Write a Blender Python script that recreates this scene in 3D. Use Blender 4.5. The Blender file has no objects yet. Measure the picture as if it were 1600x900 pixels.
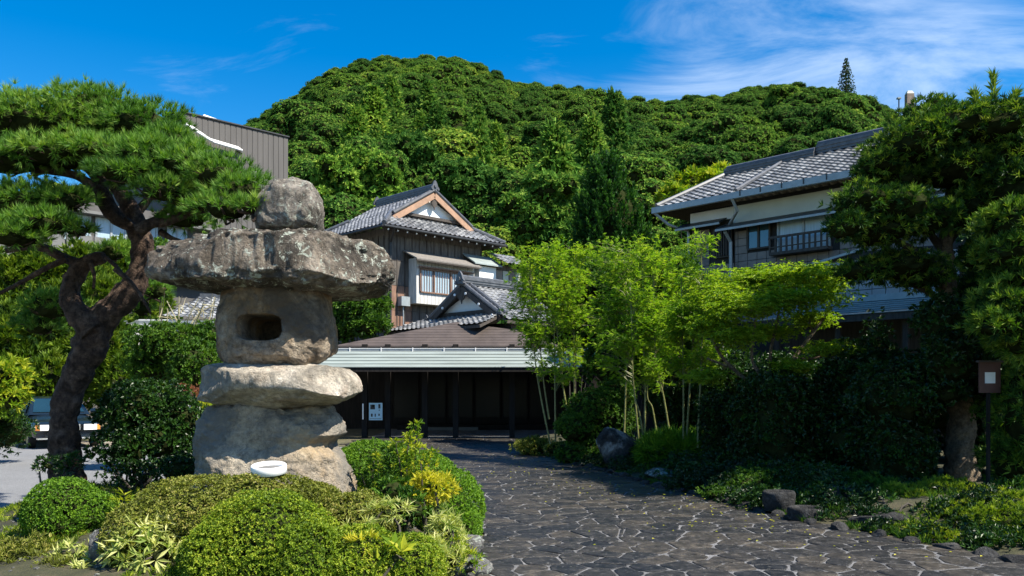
import bpy, bmesh, math, random
import numpy as np
from mathutils import Vector, Matrix, Quaternion

# ---------------------------------------------------------------- camera, sky, sun, exposure
SC = bpy.context.scene
F, HY, CH = 1300.0, 610.0, 1.6
cam_d = bpy.data.cameras.new('camera'); cam_d.sensor_width = 36; cam_d.lens = 36 * F / 1600
cam_d.shift_y = (HY - 450) / 1600; cam_d.clip_start = 0.05; cam_d.clip_end = 3000
cam = bpy.data.objects.new('camera', cam_d); SC.collection.objects.link(cam)
cam.location = (0, 0, CH); cam.rotation_euler = (math.radians(90), 0, 0); SC.camera = cam

SUN_EL, SUN_AZ = 52.0, 116.0            # azimuth clockwise from +Y
SUN_DIR = Vector((math.sin(math.radians(SUN_AZ)) * math.cos(math.radians(SUN_EL)),
                  math.cos(math.radians(SUN_AZ)) * math.cos(math.radians(SUN_EL)), math.sin(math.radians(SUN_EL))))
w = bpy.data.worlds.new('World'); SC.world = w; w.use_nodes = True
wn, wl = w.node_tree.nodes, w.node_tree.links; wn.clear()
wo = wn.new('ShaderNodeOutputWorld'); bg = wn.new('ShaderNodeBackground'); sky = wn.new('ShaderNodeTexSky')
sky.sky_type = 'NISHITA'; sky.sun_disc = False; sky.sun_elevation = math.radians(SUN_EL); sky.sun_rotation = math.radians(SUN_AZ)
sky.air_density = 1.0; sky.dust_density = 0.35; sky.ozone_density = 2.0
bg.inputs[1].default_value = 0.06
hs = wn.new('ShaderNodeHueSaturation'); hs.inputs['Saturation'].default_value = 1.55; hs.inputs['Hue'].default_value = 0.502; hs.inputs['Value'].default_value = 1.5
wl.new(sky.outputs[0], hs.inputs['Color'])
def wmath(op, a, b=None):
    n = wn.new('ShaderNodeMath'); n.operation = op
    for i, x in enumerate((a, b)):
        if x is None: continue
        if isinstance(x, (int, float)): n.inputs[i].default_value = x
        else: wl.new(x, n.inputs[i])
    return n.outputs[0]
# thin cirrus: streaky noise over the whole dome, gathered in two patches
tc = wn.new('ShaderNodeTexCoord'); sep = wn.new('ShaderNodeSeparateXYZ'); wl.new(tc.outputs['Generated'], sep.inputs[0])
zz = wmath('ADD', wmath('MAXIMUM', sep.outputs[2], 0.0), 0.12)
cmb = wn.new('ShaderNodeCombineXYZ'); wl.new(wmath('DIVIDE', sep.outputs[0], zz), cmb.inputs[0]); wl.new(wmath('DIVIDE', sep.outputs[1], zz), cmb.inputs[1])
mp = wn.new('ShaderNodeMapping'); mp.inputs['Rotation'].default_value = (0, 0, 0.5); mp.inputs['Scale'].default_value = (1.0, 1.9, 1)
wl.new(cmb.outputs[0], mp.inputs[0])
cn = wn.new('ShaderNodeTexNoise'); cn.inputs['Scale'].default_value = 1.7; cn.inputs['Detail'].default_value = 9; cn.inputs['Roughness'].default_value = 0.62; cn.inputs['Distortion'].default_value = 0.6
wl.new(mp.outputs[0], cn.inputs['Vector'])
cover = None
def patch(d, r0, r1, k):
    d = Vector(d).normalized()
    vm = wn.new('ShaderNodeVectorMath'); vm.operation = 'DOT_PRODUCT'; wl.new(tc.outputs['Generated'], vm.inputs[0]); vm.inputs[1].default_value = d
    mr = wn.new('ShaderNodeMapRange'); mr.interpolation_type = 'SMOOTHSTEP'; wl.new(vm.outputs['Value'], mr.inputs[0])
    mr.inputs[1].default_value = math.cos(r1); mr.inputs[2].default_value = math.cos(r0); mr.inputs[4].default_value = k
    return mr.outputs[0]
for d, r0, r1, k in (((500, 1300, 540), .0, .34, .41), ((820, 1300, 520), .0, .3, .28), ((-420, 1300, 440), .0, .2, .23), ((60, 1300, 500), .0, .12, .2),
                     ((-900, 300, 500), .1, .5, .4), ((200, -900, 500), .1, .6, .45), ((1200, -100, 600), .1, .5, .4)):
    p_ = patch(d, r0, r1, k); cover = p_ if cover is None else wmath('MAXIMUM', cover, p_)
cr = wn.new('ShaderNodeMapRange'); cr.interpolation_type = 'SMOOTHSTEP'; wl.new(wmath('ADD', cn.outputs['Fac'], cover), cr.inputs[0])
cr.inputs[1].default_value = 0.72; cr.inputs[2].default_value = 1.14
cmix = wn.new('ShaderNodeMix'); cmix.data_type = 'RGBA'; wl.new(wmath('MULTIPLY', cr.outputs[0], 0.4), cmix.inputs['Factor'])
wl.new(hs.outputs[0], cmix.inputs['A']); cmix.inputs['B'].default_value = (10, 11, 12, 1)
wl.new(cmix.outputs['Result'], bg.inputs[0]); wl.new(bg.outputs[0], wo.inputs[0])

sl = bpy.data.lights.new('sun', 'SUN'); sl.energy = 5.0; sl.angle = math.radians(0.5); sl.color = (1.0, 0.93, 0.80)
so = bpy.data.objects.new('sun', sl); SC.collection.objects.link(so); so.location = (10, -5, 30); so.rotation_mode = 'QUATERNION'
so.rotation_quaternion = SUN_DIR.to_track_quat('Z', 'Y')
SC.view_settings.view_transform = 'Standard'; SC.view_settings.look = 'None'; SC.view_settings.exposure = 1.1; SC.view_settings.gamma = 1.0
SC.cycles.max_bounces = 5; SC.cycles.diffuse_bounces = 3; SC.cycles.transmission_bounces = 4; SC.cycles.transparent_max_bounces = 4

# ---------------------------------------------------------------- helpers
rng = np.random.default_rng(11); random.seed(5)
COL = SC.collection
def P(px, py, Y): return np.array([(px - 800) / F * Y, Y, CH + (HY - py) / F * Y])
def G(px, py, z=0.0):
    Y = (CH - z) * F / (py - HY); return np.array([(px - 800) / F * Y, Y, z])
def PX(Y): return Y / F                      # metres per photo pixel at distance Y

def _h(i):
    i = (i.astype(np.int64) * 73856093) & 0x7fffffff
    i = ((i >> 13) ^ i) & 0x7fffffff
    i = (i * (i * i % 7919 * 15731 + 789221) + 1376312589) & 0x7fffffff
    return i / 0x7fffffff * 2 - 1
def vn(p):
    f = np.floor(p).astype(np.int64); t = p - f; t = t * t * (3 - 2 * t)
    def c(a, b, d): return _h((f[:, 0] + a) + (f[:, 1] + b) * 157 + (f[:, 2] + d) * 9973)
    x0 = c(0,0,0) * (1 - t[:, 0]) + c(1,0,0) * t[:, 0]; x1 = c(0,1,0) * (1 - t[:, 0]) + c(1,1,0) * t[:, 0]
    x2 = c(0,0,1) * (1 - t[:, 0]) + c(1,0,1) * t[:, 0]; x3 = c(0,1,1) * (1 - t[:, 0]) + c(1,1,1) * t[:, 0]
    y0 = x0 * (1 - t[:, 1]) + x1 * t[:, 1]; y1 = x2 * (1 - t[:, 1]) + x3 * t[:, 1]
    return y0 * (1 - t[:, 2]) + y1 * t[:, 2]
def fbm(p, o=4, g=.5):
    r = 0; a = 1; s = 0
    for k in range(o): r = r + a * vn(p * 2 ** k + 17.3 * k); s += a; a *= g
    return r / s
def unit(v): return v / np.maximum(np.linalg.norm(v, axis=-1, keepdims=True), 1e-9)

def np_mesh(name, V, faces, mats, tint=None, smooth=False, mi=None):
    """faces: list of (n,k) int arrays"""
    me = bpy.data.meshes.new(name)
    V = np.asarray(V, np.float32); me.vertices.add(len(V)); me.vertices.foreach_set('co', V.ravel())
    nl = sum(f.size for f in faces); nf = sum(len(f) for f in faces)
    me.loops.add(nl); me.polygons.add(nf)
    me.loops.foreach_set('vertex_index', np.concatenate([f.ravel() for f in faces]).astype(np.int32))
    tot = np.concatenate([np.full(len(f), f.shape[1]) for f in faces]).astype(np.int32)
    st = np.concatenate([[0], np.cumsum(tot)[:-1]]).astype(np.int32)
    me.polygons.foreach_set('loop_start', st)
    try: me.polygons.foreach_set('loop_total', tot)
    except Exception: pass
    me.polygons.foreach_set('use_smooth', np.full(nf, smooth))
    if mi is not None: me.polygons.foreach_set('material_index', np.asarray(mi, np.int32))
    for m in (mats if isinstance(mats, (list, tuple)) else [mats]): me.materials.append(m)
    if tint is not None:
        a = me.attributes.new('tint', 'FLOAT', 'POINT'); a.data.foreach_set('value', np.asarray(tint, np.float32))
    me.update(calc_edges=True); me.validate()
    return me
def link(name, me, parent=None, **kw):
    """mesh in world coordinates; the object gets an origin at its parent's origin"""
    o = bpy.data.objects.new(name, me); COL.objects.link(o)
    if parent is not None:
        o.parent = parent; r = parent
        off = Vector((0, 0, 0))
        while r is not None: off += Vector(r.location); r = r.parent
        if me is not None and not me.get('_local'): o.location = -off
    for k, v in kw.items(): o[k] = v
    return o
def thing(name, label, cat, loc=(0, 0, 0), group=None, kind=None):
    o = bpy.data.objects.new(name, None); COL.objects.link(o); o.location = [float(x) for x in loc]; o.empty_display_size = .2
    o['label'] = label; o['category'] = cat
    if group: o['group'] = group
    if kind: o['kind'] = kind
    return o
def tag(o, label, cat=None, group=None, kind=None):
    o['label'] = label
    if cat: o['category'] = cat
    if group: o['group'] = group
    if kind: o['kind'] = kind
    return o
def tri_count(o): return len(o.data.polygons)

class MB:
    def __init__(s): s.v = []; s.q = []; s.t = []; s.n = 0
    def add(s, V, quads=None, tris=None):
        V = np.asarray(V, float).reshape(-1, 3)
        if quads is not None and len(quads): s.q.append(np.asarray(quads, int) + s.n)
        if tris is not None and len(tris): s.t.append(np.asarray(tris, int) + s.n)
        s.v.append(V); s.n += len(V); return s
    def hexa(s, c):     # 8 corners: bottom 0-3, top 4-7
        return s.add(c, [[0,3,2,1],[4,5,6,7],[0,1,5,4],[1,2,6,5],[2,3,7,6],[3,0,4,7]])
    def box(s, lo, hi):
        x0,y0,z0 = lo; x1,y1,z1 = hi
        return s.hexa([(x0,y0,z0),(x1,y0,z0),(x1,y1,z0),(x0,y1,z0),(x0,y0,z1),(x1,y0,z1),(x1,y1,z1),(x0,y1,z1)])
    def beam(s, a, b, w, h, up=(0, 0, 1)):
        a, b = np.array(a, float), np.array(b, float); d = unit(b - a); sd = np.cross(d, up)
        sd = unit(sd) if np.linalg.norm(sd) > 1e-4 else np.array([1., 0, 0]); u = np.cross(sd, d)
        c = [p + sd * i * w / 2 + u * j * h / 2 for p in (a, b) for i, j in ((-1,-1),(1,-1),(1,1),(-1,1))]
        return s.hexa(c)
    def tube(s, pts, r, n=8, wob=0, cap=True):
        pts = np.asarray(pts, float); m = len(pts); r = np.broadcast_to(np.asarray(r, float), (m,))
        t = np.gradient(pts, axis=0); t = unit(t); ref = np.array([0.31, 0.9, .17]); rings = []
        a = unit(np.cross(t[0], ref))
        for i in range(m):
            a = unit(a - t[i] * np.dot(a, t[i])); b = np.cross(t[i], a)
            th = np.arange(n) / n * 2 * np.pi
            rings.append(pts[i] + (np.cos(th)[:, None] * a + np.sin(th)[:, None] * b) * r[i])
        V = np.concatenate(rings)
        if wob:
            cen = np.repeat(pts, n, 0); V = cen + (V - cen) * (1 + wob * fbm(V * 9, 3))[:, None]
        q = [[i*n+j, i*n+(j+1)%n, (i+1)*n+(j+1)%n, (i+1)*n+j] for i in range(m-1) for j in range(n)]
        ts = []
        if cap:
            V = np.vstack([V, pts[:1], pts[-1:]]); k = m * n
            ts = [[k, (j+1)%n, j] for j in range(n)] + [[k+1, (m-1)*n+j, (m-1)*n+(j+1)%n] for j in range(n)]
        return s.add(V, q, ts)
    def prism(s, poly, dv):   # poly: list of 3d points (planar), dv: extrusion
        p = np.asarray(poly, float); k = len(p); dv = np.array(dv, float); V = np.vstack([p, p + dv])
        q = [[i, (i+1)%k, k+(i+1)%k, k+i] for i in range(k)]
        t = [[0, i+1, i] for i in range(1, k-1)] + [[k, k+i, k+i+1] for i in range(1, k-1)]
        return s.add(V, q, t)
    def build(s, name, mat, parent=None, smooth=False, **kw):
        V = np.concatenate(s.v); fs = []
        if s.q: fs.append(np.concatenate(s.q))
        if s.t: fs.append(np.concatenate(s.t))
        return link(name, np_mesh(name, V, fs, mat, smooth=smooth), parent, **kw)
    def merge(s, o): s.add(np.concatenate(o.v), np.concatenate(o.q) if o.q else None, np.concatenate(o.t) if o.t else None); return s

def spline(pts, k=6):
    """Catmull-Rom through rows of pts"""
    p = np.asarray(pts, float); p = np.vstack([2*p[0]-p[1], p, 2*p[-1]-p[-2]]); out = []
    for i in range(1, len(p) - 2):
        for j in range(k):
            t = j / k
            out.append(.5*((2*p[i]) + (-p[i-1]+p[i+1])*t + (2*p[i-1]-5*p[i]+4*p[i+1]-p[i+2])*t*t + (-p[i-1]+3*p[i]-3*p[i+1]+p[i+2])*t**3))
    out.append(p[-2]); return np.array(out)

class Fr:
    """plan frame: origin, u axis, v axis"""
    def __init__(s, o, u, v): s.o = np.array(o, float)[:2]; s.u = unit(np.array(u, float)); s.v = unit(np.array(v, float))
    def w(s, u, v, z): p = s.o + s.u * u + s.v * v; return np.array([p[0], p[1], z])
    def hit(s, px, py, v=0.0):
        d = np.array([(px-800)/F, 1.0]); t = (v + np.dot(s.o, s.v)) / np.dot(d, s.v); q = d * t - s.o
        return np.dot(q, s.u), CH + (HY-py)/F*t
    def hitu(s, px, py, u=0.0):
        d = np.array([(px-800)/F, 1.0]); t = (u + np.dot(s.o, s.u)) / np.dot(d, s.u); q = d * t - s.o
        return np.dot(q, s.v), CH + (HY-py)/F*t
    def box(s, mb, u0, u1, v0, v1, z0, z1):
        return mb.hexa([s.w(u0,v0,z0), s.w(u1,v0,z0), s.w(u1,v1,z0), s.w(u0,v1,z0), s.w(u0,v0,z1), s.w(u1,v0,z1), s.w(u1,v1,z1), s.w(u0,v1,z1)])
AX_A = unit(np.array([-1280., 1300.])); AX_B = unit(np.array([1300., 1280.]))

# ---------------------------------------------------------------- materials
def newmat(name):
    m = bpy.data.materials.new(name); m.use_nodes = True; n, l = m.node_tree.nodes, m.node_tree.links
    b = n['Principled BSDF']; return m, n, l, b
def ramp(n, l, src, stops):
    r = n.new('ShaderNodeValToRGB'); e = r.color_ramp.elements
    while len(e) < len(stops): e.new(.5)
    for i, (p, c) in enumerate(stops): e[i].position = p; e[i].color = (*c, 1)
    l.new(src, r.inputs[0]); return r.outputs[0]
def noise_n(n, l, vec, scale, detail=4, rough=.55, dist=0):
    t = n.new('ShaderNodeTexNoise'); t.inputs['Scale'].default_value = scale; t.inputs['Detail'].default_value = detail
    t.inputs['Roughness'].default_value = rough; t.inputs['Distortion'].default_value = dist; l.new(vec, t.inputs['Vector']); return t.outputs['Fac']
def mixc(n, l, f, a, b, mode='MIX'):
    x = n.new('ShaderNodeMix'); x.data_type = 'RGBA'; x.blend_type = mode
    for k, v in (('Factor', f), ('A', a), ('B', b)):
        if hasattr(v, 'default_value'): l.new(v, x.inputs[k])
        elif k == 'Factor': x.inputs[k].default_value = v
        else: x.inputs[k].default_value = (*v, 1)
    return x.outputs['Result']
def gpos(n): return n.new('ShaderNodeNewGeometry').outputs['Position']
def opos(n): return n.new('ShaderNodeTexCoord').outputs['Object']
def bump(n, l, b, h, st=.5, dist=.02):
    x = n.new('ShaderNodeBump'); x.inputs['Strength'].default_value = st; x.inputs['Distance'].default_value = dist
    l.new(h, x.inputs['Height']); l.new(x.outputs[0], b.inputs['Normal'])
def simple(name, c, rough=.6, metal=0, var=.25, scale=6, bs=.0, spec=.5, streak=None):
    m, n, l, b = newmat(name); p = opos(n)
    if streak is not None:
        mm = n.new('ShaderNodeMapping'); mm.inputs['Scale'].default_value = streak; l.new(p, mm.inputs[0]); p = mm.outputs[0]
    f = noise_n(n, l, p, scale, 6, .65)
    col = ramp(n, l, f, [(.3, tuple(x*(1-var) for x in c)), (.72, tuple(min(1, x*(1+var)) for x in c))])
    l.new(col, b.inputs['Base Color']); b.inputs['Roughness'].default_value = rough; b.inputs['Metallic'].default_value = metal
    b.inputs['Specular IOR Level'].default_value = spec
    if bs: bump(n, l, b, f, bs, .01)
    return m
def leafmat(name, cols, rough=.55, trans=.3, tc=None, spec=.25, big=0.0):
    m, n, l, b = newmat(name); a = n.new('ShaderNodeAttribute'); a.attribute_name = 'tint'; src = a.outputs['Fac']
    if big:
        nz = noise_n(n, l, opos(n), big, 2); mt = n.new('ShaderNodeMath'); mt.operation = 'MULTIPLY_ADD'; l.new(nz, mt.inputs[0]); mt.inputs[1].default_value = 1.2
        m2 = n.new('ShaderNodeMath'); m2.operation = 'SUBTRACT'; l.new(src, m2.inputs[0]); m2.inputs[1].default_value = .6; l.new(m2.outputs[0], mt.inputs[2]); src = mt.outputs[0]
    k = len(cols); col = ramp(n, l, src, [(i/(k-1)*.9+.05, c) for i, c in enumerate(cols)])
    l.new(col, b.inputs['Base Color']); b.inputs['Roughness'].default_value = rough; b.inputs['Specular IOR Level'].default_value = spec
    tr = n.new('ShaderNodeBsdfTranslucent'); tcn = mixc(n, l, 1.0, col, tc or (1.5, 1.6, .5), 'MULTIPLY'); l.new(tcn, tr.inputs['Color'])
    mx = n.new('ShaderNodeMixShader'); mx.inputs[0].default_value = trans; l.new(b.outputs[0], mx.inputs[1]); l.new(tr.outputs[0], mx.inputs[2])
    l.new(mx.outputs[0], n['Material Output'].inputs['Surface']); return m
def stonemat(name, stops, lichen=None, lc=(.42,.47,.40), dark=None, scale=3, bst=.6, rough=.9, warm=None, lth=(.56,.62)):
    m, n, l, b = newmat(name); p = gpos(n)
    f = noise_n(n, l, p, scale, 8, .65, .4); col = ramp(n, l, f, stops)
    f2 = noise_n(n, l, p, 17, 9, .8); col = mixc(n, l, .85, col, ramp(n, l, f2, [(.36, (.30,.29,.28)), (.5, (.95,.95,.95)), (.66, (1.45,1.42,1.36))]), 'MULTIPLY')
    if warm:
        fw = noise_n(n, l, p, 1.7, 5, .6, .7); mw = ramp(n, l, fw, [(.52, (0,0,0)), (.66, (1,1,1))]); col = mixc(n, l, mw, col, mixc(n, l, .75, col, warm))
    if dark:
        fd = noise_n(n, l, p, 1.5, 6, .7, .5); md = ramp(n, l, fd, [(.42, (1,1,1)), (.56, (0,0,0))]); col = mixc(n, l, md, col, mixc(n, l, .85, col, dark))
    if lichen:
        v = noise_n(n, l, p, 11, 7, .72, 1.0); fl = noise_n(n, l, p, 2.0, 3, .6)
        mt = n.new('ShaderNodeMath'); mt.operation = 'MULTIPLY_ADD'; l.new(fl, mt.inputs[0]); mt.inputs[1].default_value = lichen; l.new(v, mt.inputs[2])
        ml = ramp(n, l, mt.outputs[0], [(min(.99,lth[0]+lichen*.5), (0,0,0)), (min(1,lth[1]+lichen*.5), (1,1,1))]); col = mixc(n, l, ml, col, lc)
        v2 = noise_n(n, l, p, 30, 3, .5); ml2 = ramp(n, l, v2, [(.68, (0,0,0)), (.71, (1,1,1))]); col = mixc(n, l, ml2, col, tuple(min(1, x*1.35) for x in lc))
    l.new(col, b.inputs['Base Color']); b.inputs['Roughness'].default_value = rough; b.inputs['Specular IOR Level'].default_value = .25
    vr = n.new('ShaderNodeTexVoronoi'); vr.feature = 'DISTANCE_TO_EDGE'; vr.inputs['Scale'].default_value = 7
    dd = n.new('ShaderNodeMix'); dd.data_type = 'RGBA'; l.new(p, dd.inputs['A']); nn = n.new('ShaderNodeTexNoise'); nn.inputs['Scale'].default_value = 5; l.new(p, nn.inputs['Vector']); l.new(nn.outputs['Color'], dd.inputs['B']); dd.inputs['Factor'].default_value = .35
    l.new(dd.outputs['Result'], vr.inputs['Vector'])
    cr_ = ramp(n, l, vr.outputs[0], [(0, (0,0,0)), (.035, (1,1,1))])
    h1 = noise_n(n, l, p, 14, 8, .75); mh = mixc(n, l, .10, h1, cr_); bump(n, l, b, mh, min(1, bst*1.5), .10)
    return m

M = {}
M['azalea'] = leafmat('azalea_leaf', [(.06,.11,.008), (.14,.22,.014), (.23,.31,.02), (.33,.37,.035)], trans=.25, big=1.6)
M['olive'] = leafmat('olive_leaf', [(.06,.07,.012), (.13,.155,.022), (.21,.24,.035), (.32,.29,.08)], trans=.25, big=3)
M['ball'] = leafmat('boxwood_leaf', [(.045,.11,.008), (.10,.21,.014), (.18,.31,.02)], trans=.25)
M['pine'] = leafmat('pine_needle', [(.028,.085,.012), (.075,.18,.022), (.135,.26,.035), (.22,.32,.06)], trans=.3, big=.9)
M['inner'] = simple('shaded_inner_twigs', (.022,.028,.010), 1.0, var=.5, scale=9, spec=0)  # solid crown cores: twig colour darkened for the shade inside the foliage
M['podo'] = leafmat('podocarpus_leaf', [(.014,.048,.009), (.040,.105,.013), (.10,.195,.018), (.25,.33,.04)], trans=.2)
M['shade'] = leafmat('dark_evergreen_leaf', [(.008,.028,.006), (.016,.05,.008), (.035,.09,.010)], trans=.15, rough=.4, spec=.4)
M['bamboo'] = leafmat('bamboo_leaf', [(.07,.16,.012), (.15,.28,.018), (.24,.37,.026), (.36,.44,.05)], trans=.42)
M['maple'] = leafmat('maple_leaf', [(.08,.155,.010), (.16,.27,.016), (.26,.36,.024), (.37,.43,.045)], trans=.42)
M['bush'] = leafmat('bush_leaf', [(.02,.06,.008), (.05,.12,.012), (.10,.19,.016)], trans=.25)
M['bright'] = leafmat('young_leaf', [(.07,.15,.010), (.15,.24,.014), (.27,.33,.02), (.40,.40,.03)], trans=.35)
M['yellow'] = leafmat('golden_leaf', [(.28,.30,.02), (.45,.42,.03), (.55,.50,.05)], trans=.35)
M['varieg'] = leafmat('variegated_leaf', [(.18,.26,.05), (.40,.43,.13), (.6,.6,.28)], trans=.3)
M['red'] = leafmat('reddish_leaf', [(.16,.05,.03), (.28,.10,.06), (.2,.14,.05)], trans=.3)
M['cypress'] = leafmat('cypress_leaf', [(.03,.07,.006), (.085,.15,.010), (.15,.21,.015)], trans=.25, big=1.2)
M['conifer'] = leafmat('conifer_leaf', [(.008,.035,.008), (.022,.085,.012), (.085,.22,.022)], trans=.2)
M['forest'] = leafmat('forest_leaf', [(.034,.10,.018), (.085,.20,.032), (.155,.285,.046), (.25,.35,.07)], trans=.3, rough=.75, spec=.08)
def treevar():
    m = M['forest']; n, l = m.node_tree.nodes, m.node_tree.links; b = n['Principled BSDF']
    src = b.inputs['Base Color'].links[0].from_socket; oi = n.new('ShaderNodeObjectInfo')
    v = ramp(n, l, oi.outputs['Random'], [(0, (.45,.6,.6)), (.3, (.9,.95,.85)), (.5, (1.35,1.25,.9)), (.7, (.65,.8,.75)), (.9, (1.25,1.2,1.0)), (1, (1.9,1.5,1.2))])
    c = mixc(n, l, 1.0, src, v, 'MULTIPLY'); l.new(c, b.inputs['Base Color'])
    for nd in n:
        if nd.type == 'BSDF_TRANSLUCENT': l.new(c, nd.inputs['Color'])
treevar()
M['bark'] = stonemat('pine_bark', [(.3,(.025,.017,.012)), (.5,(.085,.055,.040)), (.7,(.21,.145,.105))], scale=9, bst=1.0)
M['bark_d'] = simple('dark_bark', (.05,.042,.032), .9, scale=14, var=.5, bs=.6)
M['bark_p'] = stonemat('pale_bark', [(.3,(.10,.07,.05)), (.5,(.22,.17,.12)), (.7,(.34,.27,.19))], scale=6, bst=1.0)
M['culm'] = simple('bamboo_culm', (.16,.165,.055), .45, scale=9, var=.4)
M['stone_cap'] = stonemat('cap_stone', [(.28,(.075,.06,.045)), (.45,(.18,.15,.12)), (.58,(.31,.265,.215)), (.75,(.46,.40,.33))], lichen=.35, lc=(.44,.48,.41), dark=(.035,.032,.028), scale=4)
M['stone_jewel'] = stonemat('finial_stone', [(.3,(.13,.115,.095)), (.5,(.24,.215,.185)), (.7,(.35,.32,.28))], lichen=.3, lc=(.42,.45,.38), dark=(.06,.055,.045), scale=3)
M['stone_fire'] = stonemat('firebox_stone', [(.3,(.17,.13,.09)), (.5,(.33,.265,.195)), (.7,(.48,.40,.30))], warm=(.45,.25,.08), dark=(.10,.08,.06), scale=4)
M['stone_mid'] = stonemat('platform_stone', [(.3,(.32,.27,.21)), (.5,(.54,.48,.395)), (.7,(.68,.62,.53))], warm=(.30,.20,.15), dark=(.22,.20,.165), scale=3, bst=.6)
M['stone_base'] = stonemat('base_stone', [(.3,(.25,.20,.145)), (.5,(.44,.37,.28)), (.7,(.61,.53,.41))], warm=(.58,.42,.24), scale=2.6, dark=(.2,.19,.17))
M['rock_d'] = stonemat('dark_rock', [(.3,(.02,.02,.021)), (.55,(.045,.045,.046)), (.75,(.13,.13,.13))], scale=5)
M['rock_s'] = stonemat('split_rock', [(.42,(.02,.02,.021)), (.50,(.06,.06,.06)), (.58,(.30,.30,.29))], scale=1.3)
M['rock_g'] = stonemat('grey_rock', [(.3,(.06,.06,.06)), (.5,(.15,.15,.145)), (.7,(.27,.27,.26))], scale=4, lichen=.25)
def soilmat(name, stops, scale=2.2, sp=True):
    m, n, l, b = newmat(name); p = gpos(n); f = noise_n(n, l, p, scale, 8, .7); c = ramp(n, l, f, stops)
    f2 = noise_n(n, l, p, 60, 4, .7); c = mixc(n, l, .8, c, ramp(n, l, f2, [(.3,(.45,.45,.45)), (.7,(1.5,1.5,1.5))]), 'MULTIPLY')
    l.new(c, b.inputs['Base Color']); b.inputs['Roughness'].default_value = .95; bump(n, l, b, f2, .8, .02); return m
M['soil'] = soilmat('garden_soil', [(.35,(.045,.04,.022)), (.5,(.09,.085,.04)), (.7,(.15,.12,.075))])
M['moss'] = soilmat('mossy_ground', [(.35,(.022,.022,.010)), (.52,(.045,.046,.018)), (.7,(.09,.072,.042))])
M['asphalt'] = soilmat('asphalt', [(.3,(.15,.153,.16)), (.7,(.20,.203,.21))], scale=.8)
M['dirt'] = soilmat('dirt', [(.3,(.18,.15,.11)), (.7,(.28,.24,.19))])
M['grout'] = soilmat('paving_mortar', [(.3,(.07,.07,.073)), (.55,(.16,.16,.165)), (.75,(.30,.30,.30))], scale=3)
def pavemat():
    m, n, l, b = newmat('paving_stone'); p = gpos(n); oi = n.new('ShaderNodeObjectInfo'); a = n.new('ShaderNodeAttribute'); a.attribute_name = 'tint'
    f = noise_n(n, l, p, 9, 8, .7); c = ramp(n, l, f, [(.3,(.012,.012,.012)), (.55,(.033,.031,.029)), (.75,(.085,.078,.068))])
    v = ramp(n, l, a.outputs['Fac'], [(0,(.45,.48,.54)), (.5,(.9,.88,.85)), (1,(1.7,1.52,1.25))]); c = mixc(n, l, 1.0, c, v, 'MULTIPLY')
    f3 = noise_n(n, l, p, 26, 5, .75); ms = ramp(n, l, f3, [(.60,(0,0,0)), (.68,(1,1,1))]); c = mixc(n, l, ms, c, (.2,.195,.185))
    l.new(c, b.inputs['Base Color']); rr = ramp(n, l, f, [(.3,(.30,)*3), (.7,(.6,)*3)]); l.new(rr, b.inputs['Roughness'])
    h = noise_n(n, l, p, 16, 8, .75); bump(n, l, b, h, .7, .03); return m
M['paving'] = pavemat()
def tilemat():
    m, n, l, b = newmat('roof_tile'); p = gpos(n); v = n.new('ShaderNodeTexVoronoi'); v.inputs['Scale'].default_value = 3.2; l.new(p, v.inputs['Vector'])
    s = n.new('ShaderNodeSeparateColor'); l.new(v.outputs['Color'], s.inputs[0]); c = ramp(n, l, s.outputs[0], [(0,(.10,.105,.115)), (.6,(.19,.195,.205)), (1,(.31,.315,.32))])
    f = noise_n(n, l, p, 7, 6, .7); c = mixc(n, l, .6, c, ramp(n, l, f, [(.3,(.55,.55,.55)), (.7,(1.4,1.4,1.38))]), 'MULTIPLY')
    l.new(c, b.inputs['Base Color']); b.inputs['Roughness'].default_value = .36; b.inputs['Specular IOR Level'].default_value = .7; return m
M['tile'] = tilemat()
M['ridge'] = simple('ridge_tile', (.085,.09,.10), .4, scale=5, var=.4)
M['wood_d'] = simple('dark_weathered_wood', (.055,.045,.038), .8, scale=3, var=.5, streak=(6,6,.6))
M['wood_k'] = simple('shade_dark_timber', (.016,.014,.013), .8, scale=3, var=.5, streak=(6,6,.6), spec=.2)  # timber coloured near black so the porch interior reads as deep shade
M['wood_g'] = simple('grey_weathered_board', (.10,.088,.078), .85, scale=2.5, var=.6, streak=(5,5,.7))
M['wood_b'] = simple('brown_board', (.19,.105,.07), .7, scale=3, var=.4, streak=(3,3,.8))
M['wood_r'] = simple('reddish_barge_board', (.33,.20,.13), .7, scale=3, var=.25)
M['board_w'] = simple('pale_painted_board', (.50,.49,.47), .8, scale=3, var=.35, streak=(8,8,.5))
M['plaster'] = simple('white_plaster', (.74,.76,.76), .9, scale=2, var=.08)
M['plaster_g'] = simple('cream_plaster', (.52,.54,.48), .9, scale=1.5, var=.08)
M['panel'] = simple('brown_grey_wall_panel', (.21,.175,.155), .75, scale=2.5, var=.3)
M['panel_sunlit'] = simple('sunlit_grey_wall_panel', (.34,.32,.31), .8, scale=2.5, var=.2)  # wall panel colour lightened to stand in for sun on the lower wall
M['joint'] = simple('dark_joint', (.025,.023,.022), .9)
M['metal_g'] = simple('grey_gutter_metal', (.30,.33,.34), .45, metal=.3, var=.15)
M['metal_d'] = simple('dark_metal', (.035,.037,.04), .5, metal=.3)
M['copper'] = simple('green_copper_strip', (.23,.265,.25), .6, metal=.0, scale=1.2, var=.22, streak=(.6,3,3))
M['copper_d'] = simple('grey_green_metal_sheet', (.26,.30,.295), .45, scale=1.2, var=.25, streak=(.8,3,3))
M['brownroof'] = simple('brown_metal_roof', (.075,.058,.05), .6, scale=1.4, var=.35)
M['conc'] = simple('grey_ribbed_cladding', (.085,.08,.077), .8, scale=1.2, var=.15, streak=(3,3,.3))
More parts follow.
